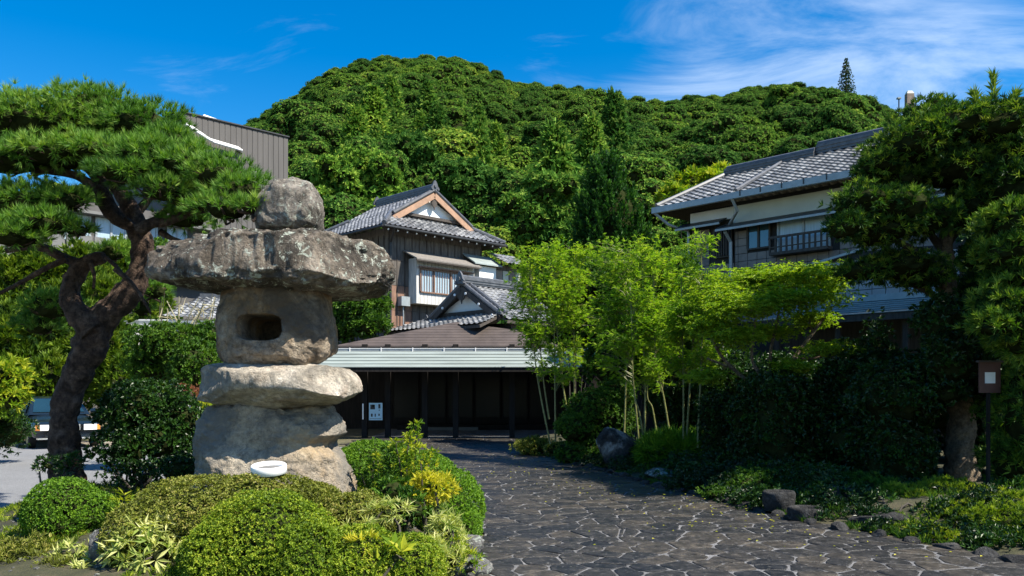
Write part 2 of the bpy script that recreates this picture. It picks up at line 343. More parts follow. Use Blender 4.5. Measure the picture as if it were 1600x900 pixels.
M['conc_l'] = simple('grey_cladding', (.15,.15,.148), .85, scale=1.2, var=.15)
M['white'] = simple('white_paint', (.8,.8,.79), .5, var=.05)
M['black'] = simple('black_void', (.006,.006,.006), .8)
def glassmat(name, c, rough=.05):
    m, n, l, b = newmat(name); f = noise_n(n, l, gpos(n), 1.3, 2); l.new(ramp(n, l, f, [(.3, tuple(x*.7 for x in c)), (.7, c)]), b.inputs['Base Color'])
    b.inputs['Roughness'].default_value = rough; b.inputs['Specular IOR Level'].default_value = 1.0; b.inputs['Coat Weight'].default_value = .6; return m
M['glass'] = glassmat('window_glass', (.04,.09,.12)); M['glass_d'] = simple('dark_glass', (.008,.009,.010), .25, spec=.15)
M['glass_car'] = glassmat('car_glass', (.012,.035,.05), .12); M['glass_car'].node_tree.nodes['Principled BSDF'].inputs['Coat Weight'].default_value = 0
M['curtain'] = simple('pale_curtain_glass', (.33,.43,.50), .3, var=.2, scale=4, streak=(6,6,.3), spec=.8)
# ---------------------------------------------------------------- foliage makers
def leaf_arrays(C, D, N, L, W, fold=.25, needle=False):
    D = unit(D); S = unit(np.cross(D, N)); N = np.cross(S, D); L = np.broadcast_to(L, (len(C),))[:, None]; W = np.broadcast_to(W, (len(C),))[:, None]
    if needle:
        V = np.stack([C - S*W/2, C + S*W/2, C + D*L], 1); return V, 3
    m = C + D*L*.45 + N*W*fold
    V = np.stack([C, m - S*W/2, C + D*L - N*L*.12, m + S*W/2], 1); return V, 4
def leaf_mesh(name, parts, mats):
    """parts: list of (V(n,k,3), k, tint(n))"""
    vs, fs, ts, b, mi = [], [], [], 0, []
    for V, k, t, *cm in parts:
        n = len(V); mi += [cm[0] if cm else 0]*(n if k == 3 else 2*n); vs.append(V.reshape(-1, 3)); idx = np.arange(n*k).reshape(n, k) + b; b += n*k
        if k == 3: fs.append(idx)
        else: fs += [idx[:, [0,1,2]], idx[:, [0,2,3]]]
        ts.append(np.repeat(t, k))
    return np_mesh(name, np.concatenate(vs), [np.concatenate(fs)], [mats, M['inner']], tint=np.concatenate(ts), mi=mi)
def rosettes(C, A, k, L, W, sp=(.3, 1.1), needle=False, fold=.25, tint=None, droop=0, flat=0):
    n = len(C); C = np.repeat(C, k, 0); A = np.repeat(unit(A), k, 0); a = rng.random(n*k)*2*np.pi; s = rng.uniform(sp[0], sp[1], n*k)
    ref = unit(rng.normal(size=(n*k, 3))); u = unit(np.cross(A, ref)); v = np.cross(A, u)
    D = A*np.cos(s)[:, None] + (u*np.cos(a)[:, None] + v*np.sin(a)[:, None])*np.sin(s)[:, None]
    if droop: D[:, 2] -= droop*rng.random(n*k)
    if flat: D[:, 2] *= (1-flat)
    N = A + rng.normal(size=A.shape)*.35; N[:, 2] += flat*2
    Ls = L*rng.uniform(.7, 1.2, n*k); Ws = W*rng.uniform(.8, 1.2, n*k)
    V, kk = leaf_arrays(C + D*Ls[:, None]*.05, D, N, Ls, Ws, fold, needle)
    t = rng.random(n) if tint is None else tint
    return V, kk, np.clip(np.repeat(t, k) + rng.normal(size=n*k)*.12, 0, 1)
def shell(clumps, dens, lo=.72, hi=1.03, top=0.0, bump_=.22, freq=1.6, under=.35):
    """points and outward directions over lumpy ellipsoids (c, r); dens points per m2"""
    Cs, As, Sh = [], [], []
    for c, r in clumps:
        c = np.array(c, float); r = np.array(r, float); area = 4*np.pi*((r[0]*r[1])**1.6/3 + (r[0]*r[2])**1.6/3 + (r[1]*r[2])**1.6/3)**(1/1.6)
        n = max(6, int(area*dens)); d = unit(rng.normal(size=(n, 3)))
        d = d[(d[:, 2] > -.25) | (rng.random(len(d)) < under)]
        f = 1 + bump_*fbm((d*r + c)*freq/np.mean(r) + 3, 3)*2; s = rng.uniform(lo, hi, len(d))*f
        Cs.append(c + d*r*s[:, None]); a = unit(d/r); a[:, 2] += top; As.append(unit(a)); Sh.append(np.full(len(d), len(Sh)))
    Pn, An, K = np.concatenate(Cs), np.concatenate(As), np.concatenate(Sh)
    keep = np.ones(len(Pn), bool)
    for i, (c, r) in enumerate(clumps):
        e = np.linalg.norm((Pn - np.array(c))/np.array(r), axis=1); keep &= ~((e < .62) & (K != i))
    return Pn[keep], An[keep]
def core(clumps, k=.72, sub=3):
    mb = MB()
    for c, r in clumps:
        bm = bmesh.new(); bmesh.ops.create_icosphere(bm, subdivisions=sub, radius=1); V = np.array([v.co[:] for v in bm.verts]); T = np.array([[v.index for v in f.verts] for f in bm.faces]); bm.free()
        W = V*np.array(r)*k; W = W*(1 + .35*fbm((W + c)*4/max(r), 3))[:, None] + np.array(c); mb.add(W, tris=T)
    return mb
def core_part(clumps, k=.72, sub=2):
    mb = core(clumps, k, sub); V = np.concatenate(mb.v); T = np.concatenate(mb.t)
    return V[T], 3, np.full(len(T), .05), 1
def pc(px, py, rx, ry, Y, ryd=None):
    """clump from photo pixels at distance Y: centre, radii in metres (depth radius default = mean)"""
    c = P(px, py, Y); a, b = rx*PX(Y), ry*PX(Y); return (c, (a, ryd if ryd else (a*.9+b*.1), b))
def bush(name, label, cat, clumps, mat, dens, k, L, W, sp=(.2, 1.2), group=None, stems=True, cr=.7, base=None, z0=0.05, top=.3, needle=False, lo=.7, hi=1.05, bump_=.22, part='foliage', droop=0, flat=0, under=.35, fold=.25):
    c0 = np.mean([c for c, r in clumps], 0); b = base if base is not None else (c0[0], c0[1], z0)
    root = thing(name, label, cat, b, group)
    C, A = shell(clumps, dens*1.25, lo, hi, top, bump_, under=under); t = np.clip(rng.random(len(C))*.75 + .25*(fbm(C*2.5, 2)+1)/2 , 0, 1)
    parts = [rosettes(C, A, k, L, W, sp, tint=t, needle=needle, droop=droop, flat=flat, fold=fold)]
    if cr: parts.append(core_part(clumps, cr*.88, 3))
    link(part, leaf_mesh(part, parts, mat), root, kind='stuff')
    if stems:
        mb = MB()
        for c, r in clumps:
            for _ in range(2):
                e = np.array(c) + rng.normal(size=3)*np.array(r)*.3; s = np.array(b) + np.array([*rng.normal(size=2)*.05, 0]); m = (s+e)/2 + rng.normal(size=3)*.08
                mb.tube(spline([s, m, e], 3), np.linspace(.022, .008, 7), 5)
        mb.build('stem', M['bark_d'], root, kind='stuff')
    return root
def rock_mb(c, r, seed, planes=12, sub=4, rough=.07, rot=0):
    rs = np.random.default_rng(seed); bm = bmesh.new(); bmesh.ops.create_icosphere(bm, subdivisions=sub, radius=1)
    V = np.array([v.co[:] for v in bm.verts]); T = np.array([[v.index for v in f.verts] for f in bm.faces]); bm.free()
    V *= 1.25
    for _ in range(planes):
        nn = unit(rs.normal(size=3)); d = rs.uniform(.68, .95); e = V@nn - d; V -= np.where(e > 0, e, 0)[:, None]*nn
    V = V*(1 + rough*2*fbm(V*2.5 + seed, 4))[:, None]; V += np.stack([fbm(V*7+seed+i*9, 3) for i in range(3)], 1)*rough*.5
    V *= np.array(r); cs, sn = math.cos(rot), math.sin(rot); V = V@np.array([[cs, sn, 0], [-sn, cs, 0], [0, 0, 1]])
    return MB().add(V + np.array(c), tris=T)
def rock(name, label, px, py, rx, ry, Y, seed, mat='rock_g', cat='rock', group=None, depth=None, rot=0, planes=12, sub=4):
    c = P(px, py, Y); r = (rx*PX(Y), depth or rx*PX(Y)*.8, ry*PX(Y)); mb = rock_mb(c, r, seed, planes, sub, rot=rot)
    V = np.concatenate(mb.v); o = c.copy(); o[2] -= r[2]; me = np_mesh(name, V - o, [np.concatenate(mb.t)], M[mat], smooth=False); ob = link(name, me); ob.location = o
    return tag(ob, label, cat, group)

# ---------------------------------------------------------------- ground, paving, beds
def rect_sheet(name, x0, x1, y0, y1, z, mat, **kw): return MB().add([(x0,y0,z),(x1,y0,z),(x1,y1,z),(x0,y1,z)], [[0,1,2,3]]).build(name, mat, **kw)
rect_sheet('ground', -1500, 1500, -300, 2500, 0.0, M['soil'], kind='structure')
def poly_sheet(name, pts, z, mat, **kw):
    bm = bmesh.new(); vs = [bm.verts.new((x, y, z)) for x, y in pts]; f = bm.faces.new(vs); bm.normal_update()
    if f.normal.z < 0: f.normal_flip()
    bmesh.ops.triangulate(bm, faces=[f]); me = bpy.data.meshes.new(name); bm.to_mesh(me); bm.free(); me.materials.append(mat); return link(name, me, **kw)
poly_sheet('parking_asphalt', [(-60,-12),(-6.6,-12),(-6.9,6),(-7.0,11),(-6.0,14),(-4.5,23.4),(-60,23.4)], .008, M['asphalt'], kind='structure')
poly_sheet('dirt_verge', [(-60,23.4),(-8.0,23.4),(-8.0,26.0),(-60,26.0)], .012, M['dirt'], kind='structure')

def gp(px, py): return tuple(G(px, py)[:2])
EDGE_R = [(9.5, -6), (7.6, 3.0), (5.6, 6.0), gp(1600, 885), gp(1520, 867), gp(1430, 851), gp(1337, 834), gp(1243, 818), gp(1194, 803), gp(1106, 780), gp(1012, 759), gp(940, 738), gp(850, 714), gp(800, 695)]
DRIVE = [(-2.2, -6), (-1.2, 3), (-.9, 6.0), (-.5, 7), (-.32, 8), (-.3, 9.2), (-.55, 11.5), (-1.6, 13.3), (-3.4, 13.9), (-5.0, 14.4), (-4.6, 22.0), (-5.0, 34.0), (6.0, 34.0), (4.0, 26.5)][::-1]
DRIVE = EDGE_R + DRIVE
drive = poly_sheet('driveway', DRIVE, .016, M['grout'], kind='structure')
def inside(x, y, poly):
    c = False; j = len(poly) - 1
    for i in range(len(poly)):
        xi, yi = poly[i]; xj, yj = poly[j]
        if (yi > y) != (yj > y) and x < (xj-xi)*(y-yi)/(yj-yi)+xi: c = not c
        j = i
    return c
def clip(poly, a, b, c):    # keep a*x+b*y<=c
    out = []
    for i in range(len(poly)):
        p, q = poly[i], poly[(i+1) % len(poly)]; dp, dq = a*p[0]+b*p[1]-c, a*q[0]+b*q[1]-c
        if dp <= 0: out.append(p)
        if (dp < 0 < dq) or (dq < 0 < dp): t = dp/(dp-dq); out.append((p[0]+(q[0]-p[0])*t, p[1]+(q[1]-p[1])*t))
    return out
def flagstones():
    sx, sy = .335, .28; pts = []
    for j, y in enumerate(np.arange(4.6, 27, sy)):
        for x in np.arange(-5.5, 8, sx):
            pts.append((x + (j % 2)*sx/2 + rng.uniform(-.17, .17), y + rng.uniform(-.14, .14)))
    pts = np.array(pts); keep = rng.random(len(pts)) > .10; pts = pts[keep]; cells = []
    for i, p in enumerate(pts):
        if not any(inside(p[0]+dx, p[1], DRIVE) for dx in (-.16, 0, .16)): continue
        d = np.hypot(*(pts - p).T); nb = np.argsort(d)[1:16]; poly = [(p[0]-1, p[1]-1), (p[0]+1, p[1]-1), (p[0]+1, p[1]+1), (p[0]-1, p[1]+1)]
        for k in nb:
            q = pts[k]; n = q - p; ln = np.hypot(*n); n = n/ln; c = np.dot(n, (p+q)/2) - rng.uniform(.005, .014)
            poly = clip(poly, n[0], n[1], c)
            if len(poly) < 3: break
        if len(poly) < 3: continue
        a = np.array(poly); a = a[np.r_[True, np.hypot(*(a[1:]-a[:-1]).T) > .02]]
        for it in range(2):                                          # rounded corners
            b = np.roll(a, -1, 0); f = .13 if it == 0 else .25; a = np.stack([a*(1-f)+b*f, a*f+b*(1-f)], 1).reshape(-1, 2)
            if len(a) > 26: break
        cells.append((p, a))
    cells.sort(key=lambda c: c[0][1]); return cells
def stone_geom(p, a):
    n = len(a); zt = .0255 + rng.uniform(-.003, .003); tx, ty = rng.normal(size=2)*.007
    top = lambda q: zt + (q[:, 0]-p[0])*tx + (q[:, 1]-p[1])*ty
    c = a.mean(0); r1 = a; r2 = c + (a-c)*.93
    r1 = r1 + rng.normal(size=r1.shape)*.004
    V = np.vstack([np.c_[r1, np.full(n, .010)], np.c_[r1, top(r1)-.006], np.c_[r2, top(r2)], [[c[0], c[1], zt+.002]]])
    q = [[k*n+i, k*n+(i+1)%n, (k+1)*n+(i+1)%n, (k+1)*n+i] for k in (0, 1) for i in range(n)]; t = [[2*n+i, 2*n+(i+1)%n, 3*n] for i in range(n)]
    return V, np.array(q), np.array(t)
cells = flagstones(); far = MB(); fart = []; nst = 0
for p, a in cells:
    V, q, t = stone_geom(p, a); tv = rng.random(); vis = abs(p[0]/p[1]) < .64 and p[1] > 5.2 and p[0] > -1.0
    if vis and nst < 296:
        o = link('paving_stone', np_mesh('paving_stone', V, [q, t], M['paving'], tint=np.full(len(V), tv)), drive); nst += 1
    else: far.add(V, q, t); fart += [tv]*len(V)
link('paving_stones_beyond', np_mesh('paving_stones_beyond', np.concatenate(far.v), [np.concatenate(far.q), np.concatenate(far.t)], M['paving'], tint=fart), drive, kind='stuff')

# island mound under the lantern
IC, IR = np.array([-3.45, 8.6]), np.array([3.05, 4.9])
def island_z(x, y):
    d = (np.abs((x-IC[0])/IR[0])**2.6 + np.abs((y-IC[1])/IR[1])**2.6)**(1/2.6); t = np.clip((1-d)/.30, 0, 1); t = t*t*(3-2*t)
    h = .10 + .38*np.exp(-(((x+2.3)/1.9)**2 + ((y-9.3)/1.8)**2)) + .26*np.exp(-(((x+5.4)/1.1)**2 + ((y-10.7)/1.3)**2))
    return .02 + h*t + .03*vn(np.stack([x*2, y*2, x*0], -1).reshape(-1, 3)).reshape(x.shape)*t, d
def grid_land(name, fn, x0, x1, y0, y1, step, mat, **kw):
    xs, ys = np.arange(x0, x1+step, step), np.arange(y0, y1+step, step); X, Y = np.meshgrid(xs, ys); Z, d = fn(X, Y); nx, ny = len(xs), len(ys)
    i = np.arange(nx*ny).reshape(ny, nx); q = np.stack([i[:-1, :-1], i[:-1, 1:], i[1:, 1:], i[1:, :-1]], -1).reshape(-1, 4); k = (d.ravel()[q] < 1.0).all(1)
    return link(name, np_mesh(name, np.stack([X, Y, Z], -1).reshape(-1, 3), [q[k]], mat, smooth=True), **kw)
grid_land('garden_mound', island_z, -6.6, -.2, 3.5, 13.8, .12, M['moss'], kind='structure')
# right-hand bed rises away from the driveway edge
ER = np.array(EDGE_R[1:])
def edge_x(y): return np.interp(y, ER[:, 1], ER[:, 0])
def bed_fn(X, Y):
    e = X - edge_x(Y) - .02; t = np.clip(e/1.6, 0, 1); t = t*t*(3-2*t)
    return .012 + .26*t + .05*fbm(np.stack([X*1.5, Y*1.5, X*0], -1).reshape(-1, 3)).reshape(X.shape)*t, np.where(e < 0, 2, np.where(X > 30, 2, .5))
def bed_z(x, y): return float(bed_fn(np.array([x]), np.array([y]))[0][0])
grid_land('garden_bed', bed_fn, -.6, 24, 3.2, 26.4, .2, M['moss'], kind='structure')

# ---------------------------------------------------------------- wooded hill
RID = np.array([(-1200,420),(-700,400),(-200,330),(100,290),(250,255),(330,225),(370,198),(450,150),(510,104),(580,82),(700,79),(750,92),(800,122),(900,129),(1000,147),(1060,147),(1130,136),(1200,125),(1280,125),(1340,140),(1380,160),(1410,175),(1450,172),(1600,178),(1900,200),(2400,260),(3200,330)], float)
YR, YS = 205.0, 46.0
def ridge_h(x): return CH + (HY - np.interp(800 + x*F/YR, RID[:, 0], RID[:, 1]))*YR/F - 6.3
def hill_z(X, Y):
    t = (Y - YS)/(YR - YS); up = np.clip(t, 0, 1)**.95; dn = np.clip(1 - (t-1)*2.2, 0, 1); q = np.stack([X/38, Y/55, X*0], -1).reshape(-1, 3)
    R = ridge_h(X*YR/np.maximum(Y, 30)); sp = fbm(q + 4.2, 3).reshape(X.shape)
    return R*np.where(t < 1, up, dn)*(1 + .10*sp*np.clip(1-np.abs(t), 0, 1)*np.clip(t*3, 0, 1)) - .3
def hill_fn(X, Y): return hill_z(X, Y), np.zeros_like(X)
grid_land('hillside', hill_fn, -330, 420, YS, 330, 5, M['bush'], kind='structure')

def crown_proto(kind, seed):
    rs = np.random.default_rng(seed); cl = []
    if kind == 'broad':
        R = 3.3; cl.append(((0, 0, 3.7), (R*.74, R*.74, 2.3)))
        for i in range(46):
            a, e = rs.uniform(0, 2*np.pi), rs.uniform(-.15, 1.4); rr = rs.uniform(.38, .85)
            cl.append(((math.cos(a)*math.cos(e)*R*.82, math.sin(a)*math.cos(e)*R*.82, 3.4 + math.sin(e)*3.0), (rr*1.25, rr*1.25, rr*.9)))
        C, A = shell(cl, 26, .88, 1.06, .4, .25, under=.2); parts = [rosettes(C, A, 5, .17, .12, (.8, 1.5), tint=rs.random(len(C)))]; parts.append(core_part(cl, .86, 2))
    else:
        H = 8.5 + rs.uniform(-1, 1.5); C, A = [], []
        for i in range(900):
            t = rs.random()**1.35; z = 1.2 + t*(H-1.2); r = (1-t)**.85*2.5*(.75+.25*math.sin(t*58)) + .05; a = rs.uniform(0, 2*np.pi); f = rs.uniform(.55, 1.05)
            C.append((math.cos(a)*r*f, math.sin(a)*r*f, z)); A.append((math.cos(a), math.sin(a), .15))
        C, A = np.array(C), np.array(A, float); parts = [rosettes(C, A, 4, .62, .26, (.2, 1.0), droop=.35, tint=rs.random(len(C)))]
        parts.append(core_part([((0, 0, H*.22), (1.5, 1.5, H*.2)), ((0, 0, H*.45), (1.0, 1.0, H*.25)), ((0, 0, H*.7), (.5, .5, H*.2))], .95, 2))
    me = leaf_mesh(f'{kind}_tree', parts, M['forest'])
    # trunk joined as second material
    return me
protoB = [crown_proto('broad', 40+i) for i in range(6)]; protoC = [crown_proto('conifer', 60+i) for i in range(3)]
pts = []
YL = [60.0]
while YL[-1] < 220: YL.append(YL[-1] + 5.2*np.interp(YL[-1], [80, 200], [1, .66]))
for y in YL:
    for x in np.arange(-190, 230, 5.4*np.interp(y, [80, 200], [1, .66])):
        X, Y = x + rng.uniform(-1.9, 1.9), y + rng.uniform(-2.2, 2.2)
        if abs(X/Y) < .78: pts.append((X, Y))
pts = np.array(pts); PZ = hill_z(pts[:, 0], pts[:, 1])
pxq = 800 + pts[:, 0]*F/pts[:, 1]
conif = (((pxq > 540) & (pxq < 790) & (pts[:, 1] > 80) & (pts[:, 1] < 118)) | ((pxq > 840) & (pxq < 960) & (pts[:, 1] < 105))) & (rng.random(len(pts)) < .42)
scl = rng.uniform(.75, 1.3, len(pts))*np.where((rng.random(len(pts)) < .12) & (pts[:, 1] < 150), 1.25, 1)*np.interp(pts[:, 1], [80, 200], [1, .66]); order = np.argsort(pts[:, 1])
pxs, pys = 800 + pts[:, 0]*F/pts[:, 1], HY - (PZ + 4 - CH)*F/pts[:, 1]
invw = (pxs > -40) & (pxs < 1640) & (pys < 400)
near, rest = [], []
for i in order:
    if invw[i] and len(near) < 292 and not (pxs[i] < 330 and pys[i] > 140) and not (1050 < pxs[i] and pys[i] > 290) and not (pxs[i] > 1450 and pys[i] > 180): near.append(i)
    else: rest.append(i)
tm = MB().tube([(0,0,-.6),(0.1,0,1.2),(0,0.05,3.6)], [.3,.22,.12], 6); trunkme = np_mesh('trunk', np.concatenate(tm.v), [np.concatenate(tm.q), np.concatenate(tm.t)], M['bark_d'])
for i in near:
    c = conif[i]; me = (protoC[rng.integers(3)] if c else protoB[rng.integers(6)])
    z = PZ[i]; r = bpy.data.objects.new('hillside_tree', me); COL.objects.link(r); r.location = (pts[i, 0], pts[i, 1], z); s = scl[i]; r.scale = (s*rng.uniform(.9, 1.15), s, s*rng.uniform(.85, 1.15)); r.rotation_euler = (0, 0, rng.uniform(0, 6.28))
    tag(r, 'narrow pointed conifer among the round crowns of the wooded hill' if c else 'round-crowned broadleaf tree in the dense wood low on the hill', 'tree', 'conifers on the wooded hill' if c else 'broadleaf trees on the wooded hill')
    t = bpy.data.objects.new('trunk', trunkme); COL.objects.link(t); t.parent = r
# the wood beyond: one object, geometry nodes scatter
fm = bpy.data.meshes.new('far_wood'); rp = np.c_[pts[rest], PZ[rest]]; fm.vertices.add(len(rp)); fm.vertices.foreach_set('co', rp.astype(np.float32).ravel())
a1 = fm.attributes.new('idx', 'INT', 'POINT'); a1.data.foreach_set('value', np.where(conif[rest], 6 + rng.integers(0, 3, len(rest)), rng.integers(0, 6, len(rest))).astype(np.int32))
a2 = fm.attributes.new('scl', 'FLOAT', 'POINT'); a2.data.foreach_set('value', scl[rest].astype(np.float32))
a3 = fm.attributes.new('rot', 'FLOAT', 'POINT'); a3.data.foreach_set('value', rng.uniform(0, 6.28, len(rest)).astype(np.float32))
fo = link('far_wood', fm, kind='stuff'); fo['label'] = 'dense green broadleaf wood covering the upper slope of the hill'
ng = bpy.data.node_groups.new('wood_scatter', 'GeometryNodeTree'); ng.interface.new_socket('Geometry', in_out='INPUT', socket_type='NodeSocketGeometry'); ng.interface.new_socket('Geometry', in_out='OUTPUT', socket_type='NodeSocketGeometry')
gn, gl = ng.nodes, ng.links; gi, go = gn.new('NodeGroupInput'), gn.new('NodeGroupOutput')
def att(nm, ty): x = gn.new('GeometryNodeInputNamedAttribute'); x.data_type = ty; x.inputs['Name'].default_value = nm; return x.outputs['Attribute']
join = gn.new('GeometryNodeJoinGeometry'); idx, sc_, ro_ = att('idx', 'INT'), att('scl', 'FLOAT'), att('rot', 'FLOAT'); cx = gn.new('ShaderNodeCombineXYZ'); gl.new(ro_, cx.inputs[2])
for k, me in enumerate(protoB + protoC):
    src = next(o for o in SC.objects if o.data == me) if any(o.data == me for o in SC.objects) else None
    if src is None: continue
    oi = gn.new('GeometryNodeObjectInfo'); oi.inputs['Object'].default_value = src; oi.transform_space = 'ORIGINAL'; 
    cmpn = gn.new('FunctionNodeCompare'); cmpn.data_type = 'INT'; cmpn.operation = 'EQUAL'; gl.new(idx, cmpn.inputs['A'] if False else cmpn.inputs[2]); cmpn.inputs[3].default_value = k
    ip = gn.new('GeometryNodeInstanceOnPoints'); gl.new(gi.outputs[0], ip.inputs['Points']); gl.new(oi.outputs['Geometry'], ip.inputs['Instance']); gl.new(cmpn.outputs[0], ip.inputs['Selection']); gl.new(sc_, ip.inputs['Scale']); gl.new(cx.outputs[0], ip.inputs['Rotation'])
    gl.new(ip.outputs[0], join.inputs[0])
gl.new(join.outputs[0], go.inputs[0]); mod = fo.modifiers.new('scatter', 'NODES'); mod.node_group = ng

# summit cedar, monument, lamp post, lone yellow-green tree by the roof
def hill_spot(px, Y): x = (px-800)/F*Y; return np.array([x, Y, float(hill_z(np.array([x]), np.array([Y]))[0])])
def at_hill(px, py_base, Y): return P(px, py_base, Y)
b = at_hill(1322, 150, 203); root = thing('cedar_tree', 'lone tiered dark cedar standing above the hill skyline', 'tree', b)
MB().tube([b, b+[0,0,9.2]], [.25,.06], 6).build('trunk', M['bark_d'], root)
C, A = [], []
for ti, t in enumerate(np.linspace(.05, 1, 11)):
    z = .4 + t*8.6; r = (1-t)**.8*2.3 + .25; n = int(10 + r*42)
    for _ in range(n): a = rng.uniform(0, 6.28); f = rng.uniform(.1, 1); C.append(b + [math.cos(a)*r*f, math.sin(a)*r*f, z - f*.35 + rng.uniform(-.12, .12)]); A.append((math.cos(a), math.sin(a), .1))
link('crown', leaf_mesh('crown', [rosettes(np.array(C), np.array(A, float), 4, .38, .17, (.2, 1.2))], M['shade']), root, kind='stuff')
b = at_hill(1421, 178, 168); root = thing('stone_monument', 'brown rectangular stone monument on the hill skyline', 'monument', b)
MB().hexa([b+v for v in ((-.75,-.6,-3),(.75,-.6,-3),(.75,.6,-3),(-.75,.6,-3),(-.72,-.55,4.0),(.72,-.55,4.0),(.72,.55,4.0),(-.72,.55,4.0))]).build('shaft', simple('monument_stone', (.22,.17,.14), .9, var=.3, scale=1.5, bs=.5), root)
MB().hexa([b+v for v in ((-.72,-.55,4.0),(.72,-.55,4.0),(.72,.55,4.0),(-.72,.55,4.0),(-.45,-.3,4.6),(.45,-.3,4.6),(.45,.3,4.6),(-.45,.3,4.6))]).build('cap', M['plaster_g'], root)
b = at_hill(1404.5, 178, 168); root = thing('lamp_post', 'small dark lamp post beside the monument on the skyline', 'lamp post', b)
MB().tube([b-[0,0,3], b+[0,0,3.0]], .12, 6).build('pole', M['metal_d'], root); MB().box(b+[-.35,-.35,3.0], b+[.35,.35,3.3]).build('lamp_head', M['metal_g'], root)

# ---------------------------------------------------------------- roofs
def tile_roof(fr_pts, tw=.27, th=.24, wave=.045, lip=.04, off=.0, samples=6):
    """A,B eave ends, C,D ridge ends (C above B, D above A); tiles run up the slope"""
    A, B, C, D = [np.array(p, float) for p in fr_pts]; U = unit(B - A); n = unit(np.cross(U, (C+D)/2 - (A+B)/2))
    if n[2] < 0: n = -n
    S = unit(np.cross(n, U)); S = S if S[2] > 0 else -S
    loc = lambda p: (np.dot(p-A, U), np.dot(p-A, S)); ub, _ = loc(B); uc, H = loc(C); ud, h2 = loc(D); H = (H+h2)/2
    lo, hi = min(0, ud), max(ub, uc); us = np.arange(lo, hi + tw/samples, tw/samples); nrow = max(1, int(round(H/th))); rows = []
    for i in range(nrow): rows += [(i/nrow*H, lip), ((i+1)/nrow*H, 0)]
    V = []
    ph = np.mod((us-lo)/tw, 1); wv = wave*np.power(.5+.5*np.cos(2*np.pi*ph), 1.5)
    for v, h in rows:
        l, r = 0 + (ud-0)*v/H, ub + (uc-ub)*v/H; uu = np.clip(us, l, r); V.append(A + uu[:, None]*U + v*S + (wv + h + off)[:, None]*n)
    m = len(us); V = np.concatenate(V); R = len(rows); i = np.arange(R*m).reshape(R, m); q = np.stack([i[:-1, :-1], i[:-1, 1:], i[1:, 1:], i[1:, :-1]], -1).reshape(-1, 4)
    return MB().add(V, q)
def roof_slab(pts, t=.12):
    A = [np.array(p, float) for p in pts]; return MB().prism([p - [0, 0, t+.01] for p in A], [0, 0, t])
def ridge_mb(a, b, w=.26, h=.22, cap=True):
    a, b = np.array(a, float), np.array(b, float); mb = MB(); mb.beam(a+[0,0,h/2], b+[0,0,h/2], w, h)
    mb.beam(a+[0,0,h*.35], b+[0,0,h*.35], w+.06, .03); mb.beam(a+[0,0,h*.75], b+[0,0,h*.75], w+.05, .03)
    mb.tube([a+[0,0,h+.04], b+[0,0,h+.04]], .085, 8); return mb
def ridge_ornament(p, d, s=1.0):
    """demon-tile like end piece: stepped plate with curled shoulders"""
    p = np.array(p, float); d = unit(np.array([d[0], d[1], 0.])); sd = np.array([-d[1], d[0], 0]); prof = [(-.26,0),(-.30,.12),(-.20,.22),(-.16,.36),(-.07,.5),(0,.56),(.07,.5),(.16,.36),(.20,.22),(.30,.12),(.26,0)]
    mb = MB().prism([p + sd*x*s + np.array([0,0,z*s]) for x, z in prof], d*.09*s); mb.tube([p+d*.09*s+[0,0,.2*s], p+d*.16*s+[0,0,.2*s]], .1*s, 8)
    for sx in (-1, 1): mb.tube([p + sd*sx*.22*s + [0,0,.03*s] - d*.02, p + sd*sx*.22*s + [0,0,.03*s] + d*.13*s], .07*s, 7)
    return mb
# ---------------------------------------------------------------- main wooden house with hip-and-gable roof
HC = np.array([(600-800)/F*34.0, 34.0]); EZ = CH + 260*34/F
E = Fr(HC, AX_B, AX_A); SL = .594; UW, VW = 6.9, 6.4; GU = 1.55; GZ = EZ + GU*SL; RZ = EZ + 3.45*SL
house = thing('wooden_house', 'old dark timber house with grey tiled hip-and-gable roof behind the stone lantern', 'house', (*HC, 0))
tr = MB()
tr.merge(tile_roof([E.w(0,0,EZ), E.w(UW,0,EZ), E.w(UW-GU,GU,GZ), E.w(GU,GU,GZ)]))
tr.merge(tile_roof([E.w(0,0,EZ), E.w(0,VW,EZ), E.w(GU,VW-GU,GZ), E.w(GU,GU,GZ)]))
tr.merge(tile_roof([E.w(GU-.02,1.0,GZ-.01), E.w(GU-.02,5.3,GZ-.01), E.w(3.45,5.3,RZ), E.w(3.45,1.0,RZ)]))
tr.merge(tile_roof([E.w(UW-GU+.02,1.0,GZ-.01), E.w(UW-GU+.02,5.3,GZ-.01), E.w(3.45,5.3,RZ), E.w(3.45,1.0,RZ)]))
tr.merge(tile_roof([E.w(UW,0,EZ), E.w(UW,VW,EZ), E.w(UW-GU,VW-GU,GZ), E.w(UW-GU,GU,GZ)]))
tr.merge(tile_roof([E.w(0,VW,EZ), E.w(UW,VW,EZ), E.w(UW-GU,VW-GU,GZ), E.w(GU,VW-GU,GZ)]))
roof = tr.build('roof_tiles', M['tile'], house, kind='stuff')
ub = MB()
for pts_ in ([E.w(0,0,EZ), E.w(UW,0,EZ), E.w(UW-GU,GU,GZ), E.w(GU,GU,GZ)], [E.w(0,0,EZ), E.w(0,VW,EZ), E.w(GU,VW-GU,GZ), E.w(GU,GU,GZ)],
             [E.w(UW,0,EZ), E.w(UW,VW,EZ), E.w(UW-GU,VW-GU,GZ), E.w(UW-GU,GU,GZ)], [E.w(GU,1.03,GZ), E.w(GU,5.3,GZ), E.w(3.45,5.3,RZ), E.w(3.45,1.03,RZ)], [E.w(UW-GU,1.03,GZ), E.w(UW-GU,5.3,GZ), E.w(3.45,5.3,RZ), E.w(3.45,1.03,RZ)]):
    ub.merge(roof_slab(pts_, .10))
ub.build('roof_boarding', M['wood_d'], house)
